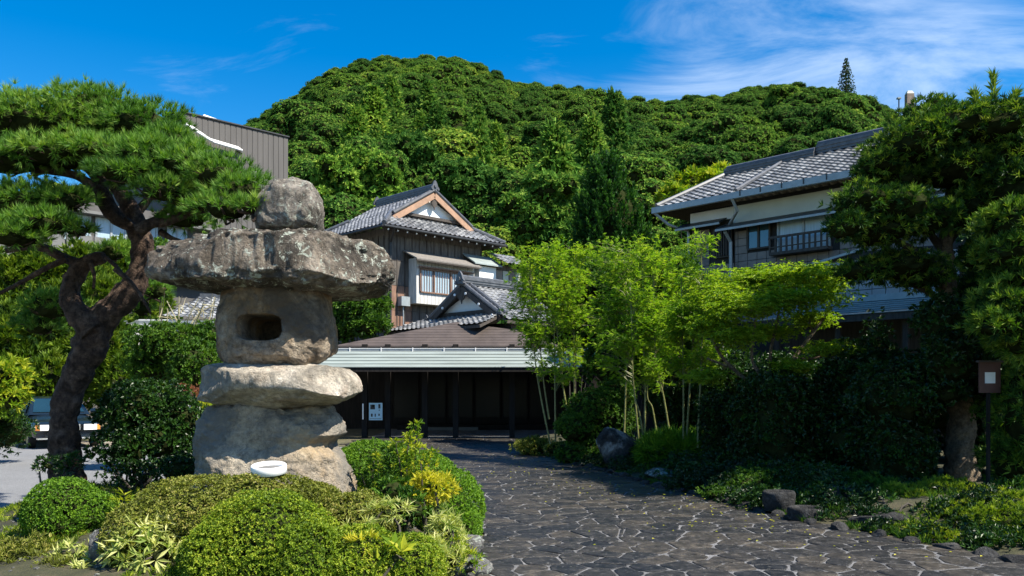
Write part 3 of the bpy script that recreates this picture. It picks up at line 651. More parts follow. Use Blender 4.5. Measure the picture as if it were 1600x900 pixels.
ridge_mb(E.w(3.45,1.0,RZ), E.w(3.45,5.3,RZ), .28, .26).build('ridge', M['ridge'], house)
ridge_ornament(E.w(3.45,.98,RZ+.1), -AX_A, .75).build('ridge_end_tile', M['ridge'], house)
ridge_ornament(E.w(3.45,5.3,RZ+.1), AX_A, .75).build('ridge_end_tile', M['ridge'], house)
for (a, b_) in (((0,0),(GU,GU)), ((UW,0),(UW-GU,GU)), ((0,VW),(GU,VW-GU)), ((UW,VW),(UW-GU,VW-GU))):
    MB().tube([E.w(*a,EZ+.08), E.w(*b_,GZ+.10)], .10, 8).build('hip_ridge', M['ridge'], house)
ridge_ornament(E.w(.12,.12,EZ+.10), -(AX_A+AX_B), .42).build('hip_end_tile', M['ridge'], house)
for s in (-1, 1):
    foot = E.w(3.45+s*(3.45-GU+.35), 1.0, GZ-.35*SL); top = E.w(3.45, 1.0, RZ); o_ = np.array([*(-AX_A*.03), 0])
    MB().beam(foot+o_+[0,0,-.16], top+o_+[0,0,-.16], .06, .24, up=(0,0,1)).build('barge_board', M['wood_r'], house)
    MB().tube([foot+[0,0,.10], top+[0,0,.10]], .09, 8).build('verge_tiles', M['ridge'], house)
gw = E.w(3.45,1.22,RZ-.32); MB().prism([E.w(GU+.15,1.22,GZ+.02), E.w(UW-GU-.15,1.22,GZ+.02), gw], np.array([*(AX_A*.08), 0])).build('gable_wall', M['plaster'], house)
MB().beam(E.w(GU,1.14,GZ-.02), E.w(UW-GU,1.14,GZ-.02), .1, .12).build('gable_sill', M['wood_d'], house)
pend = MB(); c = E.w(3.45,1.02,RZ-.5)
sdv = np.array([*AX_B, 0]); pend.prism([c + sdv*x + np.array([0,0,z]) for x, z in ((-.05,.25),(.05,.25),(.09,.1),(.16,.0),(.1,-.14),(.03,-.2),(0,-.3),(-.03,-.2),(-.1,-.14),(-.16,0),(-.09,.1))], np.array([*(-AX_A*.05), 0])); pend.build('gable_pendant', M['wood_d'], house)
# rafter tips under the front eave
for i in range(14): u = .25 + i*.49; MB().beam(E.w(u,.06,EZ-.16), E.w(u,.8,EZ+.12), .07, .08).build('rafter', M['wood_d'], house)
for i in range(14): u = .25 + i*.49; MB().beam(E.w(u,.035,EZ-.165), E.w(u,.055,EZ-.158), .06, .065).build('rafter_end', M['white'], house)
MB().tube([E.w(-.05,-.06,EZ-.06), E.w(UW+.05,-.06,EZ-.06)], .055, 8).build('gutter', M['metal_d'], house)
MB().tube([E.w(-.06,-.05,EZ-.06), E.w(-.06,VW,EZ-.06)], .055, 8).build('gutter', M['metal_d'], house)
MB().tube([E.w(.5,-.03,EZ-.1), E.w(.85,.7,EZ-.55), E.w(.85,.72,1.5)], .05, 8).build('downpipe', M['metal_d'], house)
wv, wu = .8, .8
wm = MB(); E.box(wm, wu, UW-.8, wv, wv+.15, 0, EZ+.1); E.box(wm, wu, wu+.15, wv+.15, VW-.8, 0, EZ+.1); E.box(wm, UW-.95, UW-.8, wv+.15, VW-.8, 0, EZ+.1); wm.build('wall', M['wood_g'], house)
for j in range(5):
    for i in range(13):
        u = wu + .03 + i*.405; z1 = EZ - .25 - j*1.05
        mt = M['wood_g'] if not (i in (0, 1, 2) and j in (2, 3)) else M['wood_b']
        E.box(mb := MB(), u, u+.375, wv-.03-rng.uniform(0,.012), wv-.002, z1-1.03, z1); mb.build('plank', mt, house)
for i in range(14):
    u = wu + .015 + i*.405; E.box(mb := MB(), u-.022, u+.022, wv-.06, wv-.044, EZ-5.6, EZ-.2); mb.build('batten', M['wood_d'], house)
for i in range(12):
    v = wv + .3 + i*.4; E.box(mb := MB(), wu-.04, wu-.002, v-.02, v+.02, EZ-5.6, EZ-.2); mb.build('batten', M['wood_d'], house)
# projecting white bay with lattice window and small lean-to roof
bv = .22
u0, z0 = E.hit(650, 470, bv); u1, _ = E.hit(741, 440, bv); _, zt = E.hit(650, 407, bv); z0 -= .1
E.box(mb := MB(), u0, u1, bv, wv-.07, z0, zt+.12); mb.build('bay_wall', M['board_w'], house)
nb = 16
for i in range(nb):
    a = u0 + (u1-u0)*i/nb; E.box(mb := MB(), a+.006, a+(u1-u0)/nb-.012, bv-.022, bv-.002, z0, zt+.1); mb.build('bay_board', M['board_w'], house)
ua, za = E.hit(657, 455, bv-.05); uc, _ = E.hit(731, 430, bv-.05); _, zb = E.hit(657, 421, bv-.05)
win = MB(); E.box(win, ua, uc, bv-.10, bv-.03, za-.05, za); E.box(win, ua, uc, bv-.10, bv-.03, zb, zb+.06); E.box(win, ua-.04, ua, bv-.10, bv-.03, za, zb); E.box(win, uc, uc+.04, bv-.10, bv-.03, za, zb); um = ua+(uc-ua)*.62; E.box(win, um-.03, um+.03, bv-.105, bv-.03, za, zb); um2 = ua+(uc-ua)*.27; E.box(win, um2-.02, um2+.02, bv-.09, bv-.03, za, zb)
wf = win.build('lattice_window', M['wood_b'], house)
E.box(mb := MB(), ua, uc, bv-.032, bv-.024, za, zb); mb.build('pane', M['curtain'], wf)
for i in range(19):
    a = ua + (uc-ua)*(i+.5)/19; E.box(mb := MB(), a-.010, a+.010, bv-.075, bv-.055, za, zb); mb.build('lattice_bar', M['wood_b'], wf)
E.box(mb := MB(), ua-.15, uc+.25, bv-.19, bv-.10, zb+.08, zb+.14); mb.build('window_hood', M['wood_b'], house)
ea = E.w(u0-.3, bv-.45, zt-.02); eb = E.w(u1+.05, bv-.45, zt-.02)
MB().prism([ea, eb, E.w(u1+.05, wv-.05, zt+.42), E.w(u0-.3, wv-.05, zt+.42)], [0,0,.06]).build('bay_roof', simple('weathered_shingle', (.17,.155,.14), .8, var=.4, scale=4, streak=(1,6,6)), house)
E.box(mb := MB(), u0-.3, u1+.05, bv-.44, bv-.39, zt-.07, zt-.03); mb.build('bay_roof_edge', M['wood_d'], house)
u2 = E.hit(722, 410, wv)[0]; u3 = u2 + 2.6; z2 = E.hit(760, 417, .3)[1]
MB().prism([E.w(u2,-.1,z2), E.w(u3-.9,-.1,z2), E.w(u3-.9,wv-.05,z2+.5), E.w(u2,wv-.05,z2+.5)], [0,0,.06]).build('side_roof', M['copper_d'], house)
tile_roof([E.w(u3-1.1,-.5,z2+.12), E.w(u3+.6,-.5,z2+.12), E.w(u3+.6,wv,z2+.75), E.w(u3-1.1,wv,z2+.75)]).build('side_roof_tiles', M['tile'], house, kind='stuff')
E.box(mb := MB(), u2+.45, u2+1.5, .12, wv-.05, z2-1.3, z2-.02); mb.build('side_wall', M['plaster'], house)
E.box(mb := MB(), u2+1.5, u3+.4, .25, wv-.05, z2-1.3, z2+.15); mb.build('side_wall', M['wood_g'], house)
for i in range(4): a = u2+1.6+i*.42; E.box(mb := MB(), a, a+.36, .20, .249, z2-.95, z2-.1); mb.build('shutter', M['plaster_g'] if i % 2 else M['panel'], house)
um_, zm_ = E.hit(622, 478, wv-.1); E.box(mb := MB(), um_, um_+.45, wv-.35, wv-.065, zm_, zm_+.4); mb.build('meter_box', M['metal_g'], house)
MB().tube([E.w(um_+.2,wv-.2,zm_-.03), E.w(um_+.2,wv-.2,zm_-1.2)], .03, 6).build('conduit', M['metal_g'], house)

# ---------------------------------------------------------------- entrance hall with its own tiled gable
PK = np.array([(722-800)/F*31, 31.0]); PKZ = CH + 173*31/F - .18
g = Fr(PK, AX_A, AX_B); hw, s2 = 1.95, .62; FZ = PKZ - hw*s2; W2 = 2.35
hall = thing('entrance_hall', 'tiled gable-roofed entrance hall between the timber house and the brown porch roof', 'house', (*PK, 0))
tr = MB()
for s in (-1, 1):
    tr.merge(tile_roof([g.w(s*W2,-.0,PKZ-W2*s2), g.w(s*W2,3.4,PKZ-W2*s2), g.w(0,3.4,PKZ), g.w(0,-.0,PKZ)]))
SK = 1.15; SZ = FZ - .05
tr.merge(tile_roof([g.w(-2.25,-SK,SZ-.42), g.w(3.3,-SK,SZ-.42), g.w(2.4,.35,SZ+.12), g.w(-1.9,.35,SZ+.12)], lip=.05))
tr.build('roof_tiles', M['tile'], hall, kind='stuff')
sb = MB(); sb.merge(roof_slab([g.w(-2.25,-SK,SZ-.42), g.w(3.3,-SK,SZ-.42), g.w(2.4,.35,SZ+.12), g.w(-1.9,.35,SZ+.12)], .1))
for s in (-1, 1): sb.merge(roof_slab([g.w(s*W2,.05,PKZ-W2*s2), g.w(s*W2,3.4,PKZ-W2*s2), g.w(0,3.4,PKZ), g.w(0,.05,PKZ)], .1))
sb.build('roof_boarding', M['wood_d'], hall)
ridge_mb(g.w(0,-.05,PKZ), g.w(0,3.4,PKZ), .3, .24).build('ridge', M['ridge'], hall)
ridge_ornament(g.w(0,-.06,PKZ+.02), -AX_B, .85).build('ridge_end_tile', M['ridge'], hall)
for s in (-1, 1):
    foot, top = g.w(s*(hw+.1),-.03,FZ-.06), g.w(0,-.03,PKZ)
    MB().beam(foot+[0,0,-.15], top+[0,0,-.15], .07, .2).build('barge_board', M['wood_d'], hall)
    for off, r in ((.06,.085), (.10,.07)):
        oo = np.array([*(AX_B*(.05 if r > .08 else .33)), off]); MB().tube([foot+oo, top+oo], r, 8).build('verge_tiles', M['ridge'], hall)
    for t in (.15, .5, .85): q = foot + (top-foot)*t + np.array([*(-AX_B*.05), -.18]); MB().tube([q, q+np.array([*(-AX_B*.04),0])], .05, 8).build('end_cap', M['white'], hall)
    ridge_ornament(foot+[0,0,.02], -AX_B, .45).build('verge_end_tile', M['ridge'], hall)
MB().prism([g.w(-hw+.35,.3,FZ+.2), g.w(hw-.35,.3,FZ+.2), g.w(0,.3,PKZ-.3)], np.array([*(AX_B*.08), 0])).build('gable_wall', M['plaster'], hall)
MB().beam(g.w(-hw+.2,.22,FZ+.15), g.w(hw-.2,.22,FZ+.15), .12, .14).build('gable_beam', M['wood_d'], hall)
c = g.w(0,.0,PKZ-.42); sdv = np.array([*AX_A, 0]); MB().prism([c + sdv*x*1.3 + np.array([0,0,z]) for x, z in ((-.05,.22),(.05,.22),(.09,.1),(.17,.0),(.1,-.14),(.03,-.16),(0,-.3),(-.03,-.16),(-.1,-.14),(-.17,0),(-.09,.1))], np.array([*(-AX_B*.05), 0])).build('gable_pendant', M['wood_d'], hall)
hwm = MB(); g.box(hwm, -2.1, 2.1, .5, 3.2, 2.6, SZ-.25); hwm.build('wall', M['wood_d'], hall)

# ---------------------------------------------------------------- covered entrance: copper strip roof, brown roof, posts
porch = thing('entrance_porch', 'wide dark entrance porch with green copper strip eave and brown metal roof', 'porch', (-2, 28, 0))
xl, xr = -8.2, (956-800)/F*26.5
rows = 5; y0_, z0_, y1_, z1_ = 26.5, CH + 36*26.5/F, 27.6, CH + 61*27.6/F
for i in range(rows):
    a, b_ = i/rows, (i+1)/rows; ya, za_, yb, zb_ = y0_+(y1_-y0_)*a, z0_+(z1_-z0_)*a+.022, y0_+(y1_-y0_)*b_+.02, z0_+(z1_-z0_)*b_
    MB().hexa([(xl,ya,za_-.02),(xr,ya,za_-.02),(xr,yb,zb_-.02),(xl,yb,zb_-.02),(xl,ya,za_),(xr,ya,za_),(xr,yb,zb_),(xl,yb,zb_)]).build('copper_strip', M['copper'], porch)
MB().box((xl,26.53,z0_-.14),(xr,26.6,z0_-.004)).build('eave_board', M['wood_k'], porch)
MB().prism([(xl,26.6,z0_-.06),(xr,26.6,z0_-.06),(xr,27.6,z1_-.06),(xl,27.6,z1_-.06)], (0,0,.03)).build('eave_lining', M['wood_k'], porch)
bx0, bx1 = (522-800)/F*28, (985-800)/F*28; bz = CH + 70*28/F; ax_, ay_, az_ = (712-800)/F*29.6, 29.6, CH + 107*29.6/F
MB().add([(bx0,28,bz),(bx1,28,bz),(ax_,ay_,az_),(bx0,33,bz),(bx1,33,bz),(ax_,31,az_),(bx0,28,bz-.05),(bx1,28,bz-.05),(bx0,33,bz-.05),(bx1,33,bz-.05)], [[0,3,5,2],[1,2,5,4],[0,1,7,6],[6,7,9,8],[3,8,9,4],[0,6,8,3],[1,4,9,7]], [[0,1,2],[3,5,4]][:1]+[[3,4,5]]).build('brown_roof', M['brownroof'], porch)
for i in range(1, 9):
    t = i/9; l_ = np.array([bx0,28,bz])*(1-t) + np.array([ax_,ay_,az_])*t; r_ = np.array([bx1,28,bz])*(1-t) + np.array([ax_,ay_,az_])*t
    MB().beam(l_+[0,-.002,.001], r_+[0,-.002,.001], .02, .008).build('roof_seam', M['brownroof'], porch)
gy, gz = 27.93, bz - .17
MB().box((bx0-.1,gy-.12,gz-.08),(bx1+.1,gy+.04,gz+.05)).build('gutter', M['metal_g'], porch)
MB().box((bx0-.1,gy-.13,gz+.055),(bx1+.1,gy-.10,gz+.075)).build('gutter_rim', M['white'], porch)
for i in range(10): x = bx0 + .55 + i*1.05; MB().box((x,gy-.145,gz-.1),(x+.035,gy-.125,gz+.09)).build('gutter_bracket', M['white'], porch)
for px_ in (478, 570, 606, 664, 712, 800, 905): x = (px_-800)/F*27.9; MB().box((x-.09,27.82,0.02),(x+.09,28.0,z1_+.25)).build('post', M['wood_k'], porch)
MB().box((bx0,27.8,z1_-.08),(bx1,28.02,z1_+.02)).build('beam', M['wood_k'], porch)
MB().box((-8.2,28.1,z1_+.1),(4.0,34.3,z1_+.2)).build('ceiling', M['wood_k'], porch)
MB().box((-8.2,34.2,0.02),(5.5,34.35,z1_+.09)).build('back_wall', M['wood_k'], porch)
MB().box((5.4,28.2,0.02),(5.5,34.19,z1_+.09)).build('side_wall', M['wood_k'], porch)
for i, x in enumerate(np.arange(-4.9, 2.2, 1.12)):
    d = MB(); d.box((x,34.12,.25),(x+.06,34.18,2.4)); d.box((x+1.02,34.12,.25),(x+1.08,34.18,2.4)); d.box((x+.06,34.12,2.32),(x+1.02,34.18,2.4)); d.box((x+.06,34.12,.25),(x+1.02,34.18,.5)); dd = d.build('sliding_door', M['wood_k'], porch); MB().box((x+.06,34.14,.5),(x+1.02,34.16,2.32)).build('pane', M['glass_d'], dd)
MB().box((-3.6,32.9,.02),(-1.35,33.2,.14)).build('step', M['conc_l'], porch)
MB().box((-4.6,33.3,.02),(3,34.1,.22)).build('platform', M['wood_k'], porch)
pb = P(587, 643, 27.6); pr = thing('notice_poster', 'pale blue-white poster with two small pictures and dark writing on the porch post', 'poster', pb - [0,0,.29])
hx, hz = 10.5*PX(27.6), 13.5*PX(27.6)
MB().box(pb-[hx,.0,hz], pb+[hx,.02,hz]).build('panel', simple('pale_blue_paper', (.42,.62,.72), .7, var=.05), pr)
for x0, x1, z0__, z1__, c_ in ((-.8,-.1,.25,.8,'d'),(.4,.7,.35,.85,'d'),(.45,.6,.1,.22,'d'),(-.7,-.45,-.6,-.25,'d'),(-.15,.02,-.6,-.25,'d'),(.4,.6,-.5,-.25,'d'),(-.5,-.25,.5,.78,'y'),(-.9,.85,-.84,-.80,'d')):
    MB().box(pb+[x0*hx,-.004,z0__*hz], pb+[x1*hx,-.001,z1__*hz]).build('print', M['metal_d'] if c_ == 'd' else M['yellow'] if False else simple('print_tone', (.5,.48,.2), .7), pr)
pl_ = P(567, 643, 27.5); pt = thing('strip_sign', 'narrow white vertical strip sign fixed beside the poster', 'sign', pl_-[0,0,.3]); MB().box(pl_-[.02,0,.26], pl_+[.02,.02,.26]).build('plate', M['white'], pt)

# ---------------------------------------------------------------- right-hand house
N2 = np.array([545/F*21, 21.0]); K = Fr(N2, AX_A, AX_B); KZ = CH + 345*21/F; KF = 6.3
inn = thing('tiled_house', 'two-storey house with white upper band, brown panel walls and grey tiled roof above the garden', 'house', (*N2, 0))
uS = K.hit(1152, 300, 0)[0]; tr = MB(); uN = -7.0; rv, rz = 2.5, KZ + 1.25
tr.merge(tile_roof([K.w(uN,-.12,KZ-.06), K.w(uS,-.12,KZ-.06), K.w(uS-.1,rv+.15,rz+.12), K.w(uN,rv+.15,rz+.12)], lip=.05, wave=.05))
tr.merge(tile_roof([K.w(uS-.8,.08,KZ+.0), K.w(KF,.08,KZ+.0), K.w(5.3,rv,rz), K.w(uS-.8,rv,rz)], lip=.05, wave=.05))
tr.merge(tile_roof([K.w(KF,.08,KZ), K.w(KF,2*rv,KZ), K.w(5.3,rv+.02,rz), K.w(5.3,rv,rz)], lip=.05, wave=.05))
tr.merge(tile_roof([K.w(KF,2*rv,KZ), K.w(uN,2*rv,KZ), K.w(uN,rv,rz), K.w(5.3,rv,rz)]))
tr.build('roof_tiles', M['tile'], inn, kind='stuff')
sb = MB(); sb.merge(roof_slab([K.w(uN,-.1,KZ-.07), K.w(uS,-.1,KZ-.07), K.w(uS,rv,rz), K.w(uN,rv,rz)])); sb.merge(roof_slab([K.w(uS,.1,KZ-.02), K.w(KF,.1,KZ-.02), K.w(5.3,rv,rz-.02), K.w(uS,rv,rz-.02)])); sb.merge(roof_slab([K.w(KF-.02,.1,KZ-.02), K.w(KF-.02,2*rv,KZ-.02), K.w(5.3,rv+.01,rz-.02), K.w(5.3,rv,rz-.02)])); sb.build('roof_boarding', M['wood_d'], inn)
us1 = K.hit(1275, 245, rv)[0]
ridge_mb(K.w(us1+.02,rv,rz), K.w(5.3,rv,rz), .24, .2).build('ridge', M['ridge'], inn); ridge_mb(K.w(uN,rv+.15,rz+.13), K.w(us1,rv+.15,rz+.13), .28, .26).build('ridge', M['ridge'], inn)
ridge_ornament(K.w(us1,rv+.15,rz+.13), AX_A, .5).build('ridge_end_tile', M['ridge'], inn); ridge_ornament(K.w(5.35,rv,rz), AX_A, .45).build('ridge_end_tile', M['ridge'], inn)
MB().tube([K.w(KF,.08,KZ+.08), K.w(5.3,rv,rz+.08)], .085, 8).build('hip_ridge', M['ridge'], inn)
MB().tube([K.w(uS,-.1,KZ+.05), K.w(uS-.1,rv,rz+.1)], .07, 8).build('verge_tiles', M['ridge'], inn)
ridge_ornament(K.w(K.hit(1167,285,.5)[0],.5,KZ+.28), AX_A, .35).build('verge_end_tile', M['ridge'], inn)
K.box(mb := MB(), uN, uS+.15, -.26, -.13, KZ-.20, KZ-.02); mb.build('gutter', M['metal_g'], inn)
K.box(mb := MB(), uS+.17, KF+.1, -.05, .07, KZ-.15, KZ+.03); mb.build('gutter', M['metal_g'], inn)
for i in range(12): u = uS - .25 - i*.62; K.box(mb := MB(), u, u+.03, -.275, -.261, KZ-.16, KZ-.0); mb.build('gutter_bracket', M['metal_d'], inn)
wn1, wf1 = .62, .86; zb1 = K.hit(1147, 352, wn1)[1]; zb0 = K.hit(1100, 349, wf1)[1]; wend = KF - .75; uW = K.hit(1147, 330, wn1)[0]
wm = MB(); K.box(wm, uN, uW, wn1, 4.3, 0.0, KZ-.1); K.box(wm, uW+.002, wend, wf1, 4.3, 0.0, KZ-.1); wm.build('wall', M['joint'], inn)
K.box(mb := MB(), uN, uW, wn1-.05, wn1-.002, zb1, KZ-.22); mb.build('white_band', M['plaster_g'], inn)
K.box(mb := MB(), uW+.02, wend+.02, wf1-.05, wf1-.002, zb0, KZ-.16); mb.build('white_band', M['plaster'], inn)
for (a, b_, v_, z_) in ((uN, uW+.35, wn1, zb1), (uW+.36, wend+.3, wf1, zb0)):
    MB().prism([K.w(a,v_-.45,z_-.16), K.w(b_,v_-.45,z_-.16), K.w(b_,v_-.01,z_+.02), K.w(a,v_-.01,z_+.02)], (0,0,.05)).build('belt_roof', M['metal_d'], inn)
    K.box(mb := MB(), a, b_, v_-.47, v_-.42, z_-.2, z_-.14); mb.build('belt_edge', M['metal_g'], inn)
# openings from the photograph: (px0, px1, pytop, pybottom at px0)
def opening(pxa, pxb, yt, yb, v): ua, z0 = K.hit(pxa, yb, v); ub_, _ = K.hit(pxb, yt, v); _, z1 = K.hit(pxa, yt, v); return min(ua, ub_), max(ua, ub_), z0, z1
wins = {'lattice': opening(1118, 1144, 362, 402, wf1), 'small': opening(1171, 1203, 350, 389, wn1), 'big': opening(1219, 1297, 345, 397, wn1)}
pw, ph = .30, .222; cnt = 0
for v_, ua, ub_, zt_ in ((wn1, -1.6, uW-.05, zb1-.2), (wf1, uW+.06, wend, zb0-.2)):
    for j in range(12):
        for i in range(int((ub_-ua)/pw)+1):
            a, b_ = ua+i*pw, min(ua+(i+1)*pw, ub_); z1 = zt_ - j*ph; z0 = z1 - ph
            if b_-a < .05: continue
            if any(a < o[1]+.03 and b_ > o[0]-.03 and z0 < o[3]+.03 and z1 > o[2]-.03 for k_, o in wins.items() if (k_ == 'lattice') == (v_ == wf1)): 
                continue
            if cnt > 290 or K.w(a, v_, 0)[0]/K.w(a, v_, 0)[1] > .62: continue
            K.box(mb := MB(), a+.008, b_-.008, v_-.035-rng.uniform(0,.006), v_-.002, z0+.008, z1-.008); mb.build('wall_panel', M['panel'], inn); cnt += 1
for k_, (a, b_, z0, z1) in wins.items():
    v_ = wf1 if k_ == 'lattice' else wn1; fm_ = MB(); t = .05
    K.box(fm_, a-.03, b_+.03, v_-.09, v_-.04, z0-t, z0); K.box(fm_, a-.03, b_+.03, v_-.09, v_-.04, z1, z1+t); K.box(fm_, a-.05, a, v_-.09, v_-.04, z0, z1); K.box(fm_, b_, b_+.05, v_-.09, v_-.04, z0, z1)
    m_ = (a+b_)/2; K.box(fm_, m_-.03, m_+.03, v_-.085, v_-.04, z0, z1)
    wf = fm_.build('window', M['wood_d'] if k_ != 'big' else M['metal_g'], inn)
    for s0, s1 in ((a, m_-.03), (m_+.03, b_)): K.box(mb := MB(), s0, s1, v_-.05, v_-.042, z0, z1); mb.build('pane', {'lattice': M['glass_d'], 'small': M['glass'], 'big': M['curtain']}[k_], wf)
    if k_ == 'lattice':
        for i in range(7): u = a + (b_-a)*(i+.5)/7; K.box(mb := MB(), u-.02, u+.02, v_-.14, v_-.10, z0, z1); mb.build('lattice_bar', M['wood_d'], wf)
a, b_, z0, z1 = wins['big']; rail = MB(); v0 = wn1-.42; K.box(rail, a-.12, b_+.12, v0, v0+.06, z0+.38, z0+.44); K.box(rail, a-.12, b_+.12, v0, wn1-.1, z0-.08, z0-.0); K.box(rail, a-.12, b_+.12, v0, v0+.04, z0+.12, z0+.15)
K.box(rail, a-.14, a-.08, v0, wn1-.1, z0+.36, z0+.42); K.box(rail, b_+.08, b_+.14, v0, wn1-.1, z0+.36, z0+.42); rr_ = rail.build('balcony_rail', M['wood_d'], inn)
for i in range(11): u = a - .1 + (b_-a+.2)*i/10; K.box(mb := MB(), u-.022, u+.022, v0+.008, v0+.05, z0, z0+.38); mb.build('baluster', M['wood_d'], rr_)
MB().tube([K.w(uS+.05,-.2,KZ-.18), K.w(uS-.0,.0,KZ-.5), K.w(uW+.1,wn1-.1,KZ-.75), K.w(uW+.1,wn1-.1,zb1)], .045, 8).build('downpipe', M['metal_g'], inn)
MB().tube([K.w(uW+.1,wn1-.35,zb1-.2), K.w(uW+.05,wn1-.1,zb1-.5), K.w(uW+.05,wn1-.1,.5)], .05, 8).build('downpipe', M['metal_g'], inn)
MB().tube([K.w(KF,.0,KZ-.15), K.w(KF-.3,.3,KZ-.5), K.w(wend+.05,wf1-.1,KZ-.7), K.w(wend+.05,wf1-.1,.5)], .045, 8).build('downpipe', M['metal_g'], inn)
# projecting lower wall, sunlight painted in as a paler panel colour
lv = wn1 - .35; pts_ = []
for (x, y) in ((1228,428),(1345,393),(1500,380),(1500,468),(1228,462)): u, z = K.hit(x, y, lv); pts_.append(K.w(u, lv, z))
MB().prism(pts_, np.array([*(AX_B*.34), 0])).build('lower_wall', M['joint'], inn)
uA, uB = K.hit(1500,400,lv)[0], K.hit(1228,428,lv)[0]
for j in range(7):
    for i in range(int((uB-uA)/.34)):
        a = uA + i*.34; z1 = K.hit(1345, 396, lv)[1] - j*.26 + .1; zc = np.interp(a+.34, [K.hit(1345,393,lv)[0], uB], [K.hit(1345,393,lv)[1], K.hit(1228,428,lv)[1]])
        if z1 > zc: continue
        K.box(mb := MB(), a+.008, a+.332, lv-.03-rng.uniform(0,.006), lv-.002, z1-.252, z1-.008); mb.build('sunlit_tone_wall_panel', M['panel_sunlit'], inn)
MB().beam(pts_[0]+[0,0,.03]-np.array([*(AX_B*.05),0]), pts_[1]+[0,0,.03]-np.array([*(AX_B*.05),0]), .12, .06).build('sloped_coping', M['metal_g'], inn)
# lean-to roof of long metal sheets
ev = -1.25; ul, zl = K.hit(1188, 497, ev); ur, zr_ = K.hit(1450, 489, ev); ez = (zl+zr_)/2; rz2 = K.hit(1400, 468, lv-.05)[1]; ul += .1; ur -= .6
for i in range(6):
    a, b_ = i/6, (i+1)/6; va, vb = ev+(lv-.05-ev)*a, ev+(lv-.05-ev)*b_+.03; za_, zb_ = ez+(rz2-ez)*a+.03, ez+(rz2-ez)*b_
    mb = MB(); mb.hexa([K.w(ul,va,za_-.025), K.w(ur,va,za_-.025), K.w(ur,vb,zb_-.025), K.w(ul,vb,zb_-.025), K.w(ul,va,za_), K.w(ur,va,za_), K.w(ur,vb,zb_), K.w(ul,vb,zb_)]); mb.build('roof_strip', M['copper_d'], inn)
K.box(mb := MB(), ur, ul, ev+.03, ev+.1, ez-.16, ez-.01); mb.build('eave_board', M['wood_d'], inn)
K.box(mb := MB(), ur, ul, lv-.12, lv-.04, rz2, rz2+.16); mb.build('flashing', M['metal_g'], inn)
for i in range(6): u = ur + (ul-ur)*(i+.5)/6; K.box(mb := MB(), u-.06, u+.06, ev+.3, ev+.42, 0.02, ez-.02); mb.build('post', M['wood_d'], inn)
K.box(mb := MB(), ur, ul, ev+.36, ev+.40, 1.9, 1.98); mb.build('rail', M['wood_d'], inn)
K.box(mb := MB(), ur-2, ul, lv-.06, lv-.03, 0.02, rz2-.05); mb.build('lower_boarding', M['wood_d'], inn)
# dark timber passage linking porch and house
pas = thing('passage_wall', 'dark timber garden wall joining the porch to the tiled house behind the bamboo', 'wall', (5.5, 27, 0))
for i in range(22): x = 3.3 + i*.34; MB().box((x,27.0+i*-.02,0.02),(x+.33,27.06+i*-.02,2.7)).build('board', M['wood_k'], pas)
MB().prism([(3.0,26.3,2.7),(10.9,25.9,2.7),(10.9,27.2,3.0),(3.0,27.6,3.0)], (0,0,.06)).build('coping_roof', M['brownroof'], pas)

# ---------------------------------------------------------------- ribbed grey building, low white house
QO = np.array([(450-800)/F*48, 48.0]); Q = Fr(QO, AX_B, AX_A); QZ = CH + 395*48/F
blk = thing('grey_building', 'tall flat-topped building with dark grey ribbed cladding behind the pine', 'building', (*QO, 0))
QU = Q.hit(283, 300, 0)[0]; zw1 = Q.hit(200, 340, 0)[1]
Q.box(mb := MB(), QU, 0, 0, 10, 0, QZ); Q.box(mb, -17, QU-.002, .0, 9, 0, zw1+.5); mb.build('wall', M['conc'], blk)
Q.box(mb := MB(), QU-.04, .04, -.10, 10, QZ+.002, QZ+.07); mb.build('roof_edge', M['metal_d'], blk)
zw = Q.hit(200, 376, 0)[1]; zw1 = Q.hit(200, 346, 0)[1]
for i in range(int((-QU-.1)/.32)): u = -.15 - i*.32; Q.box(mb := MB(), u-.13, u+.13, -.025, -.002, zw1+.25, QZ-.05); mb.build('cladding_rib', M['conc'], blk)
for i in range(22): u = -16.6 + i*.62; Q.box(mb := MB(), u-.26, u+.26, -.55, -.45, zw-1.9, zw-.1); mb.build('parapet_panel', M['conc_l'], blk)
Q.box(mb := MB(), -17, 0, -.44, -.002, zw-2.0, zw-.4); mb.build('balcony', M['conc_l'], blk)
Q.box(mb := MB(), -17, 0, -.6, -.002, zw1+.02, zw1+.16); mb.build('band', M['conc_l'], blk)
for pxa, pxb in ((98,140),(150,196),(226,244),(262,290)):
    ua, ub_ = Q.hit(pxa, 360, 0)[0], Q.hit(pxb, 360, 0)[0]; fm_ = MB()
    for s in (ua, (ua+ub_)/2, ub_): Q.box(fm_, s-.05, s+.05, -.08, -.003, zw-.3, zw1)
    wf = fm_.build('window', M['metal_g'], blk); Q.box(mb := MB(), ua, ub_, -.03, -.003, zw-.3, zw1); mb.build('pane', M['curtain'], wf)
for k_ in range(3):
    ua, za_ = Q.hit(322+k_*6, 216+k_*3, -.3); ub_, zb_ = Q.hit(372+k_*3, 228+k_*2, -.3); MB().tube([Q.w(ua-1.2,-.3,za_+.55), Q.w(ua,-.3,za_), Q.w(ub_,-.3,zb_-.1), Q.w(ub_+.1,-.02,zb_-.1)], .07, 7).build('white_pipe', M['white'], blk)
ua, za_ = Q.hit(312, 196, 1.0); ub_, _ = Q.hit(346, 196, 1.0); c_ = [Q.w(ua,.6,QZ+.12), Q.w(ub_,.6,QZ+.12), Q.w(ub_,2.6,QZ+.12), Q.w(ua,2.6,QZ+.12)]
MB().hexa(c_ + [Q.w(ua+.1,.7,QZ+.42), Q.w(ub_-.2,.7,QZ+.32), Q.w(ub_-.2,2.4,QZ+.32), Q.w(ua+.1,2.4,QZ+.42)]).build('roof_housing', M['white'], blk)

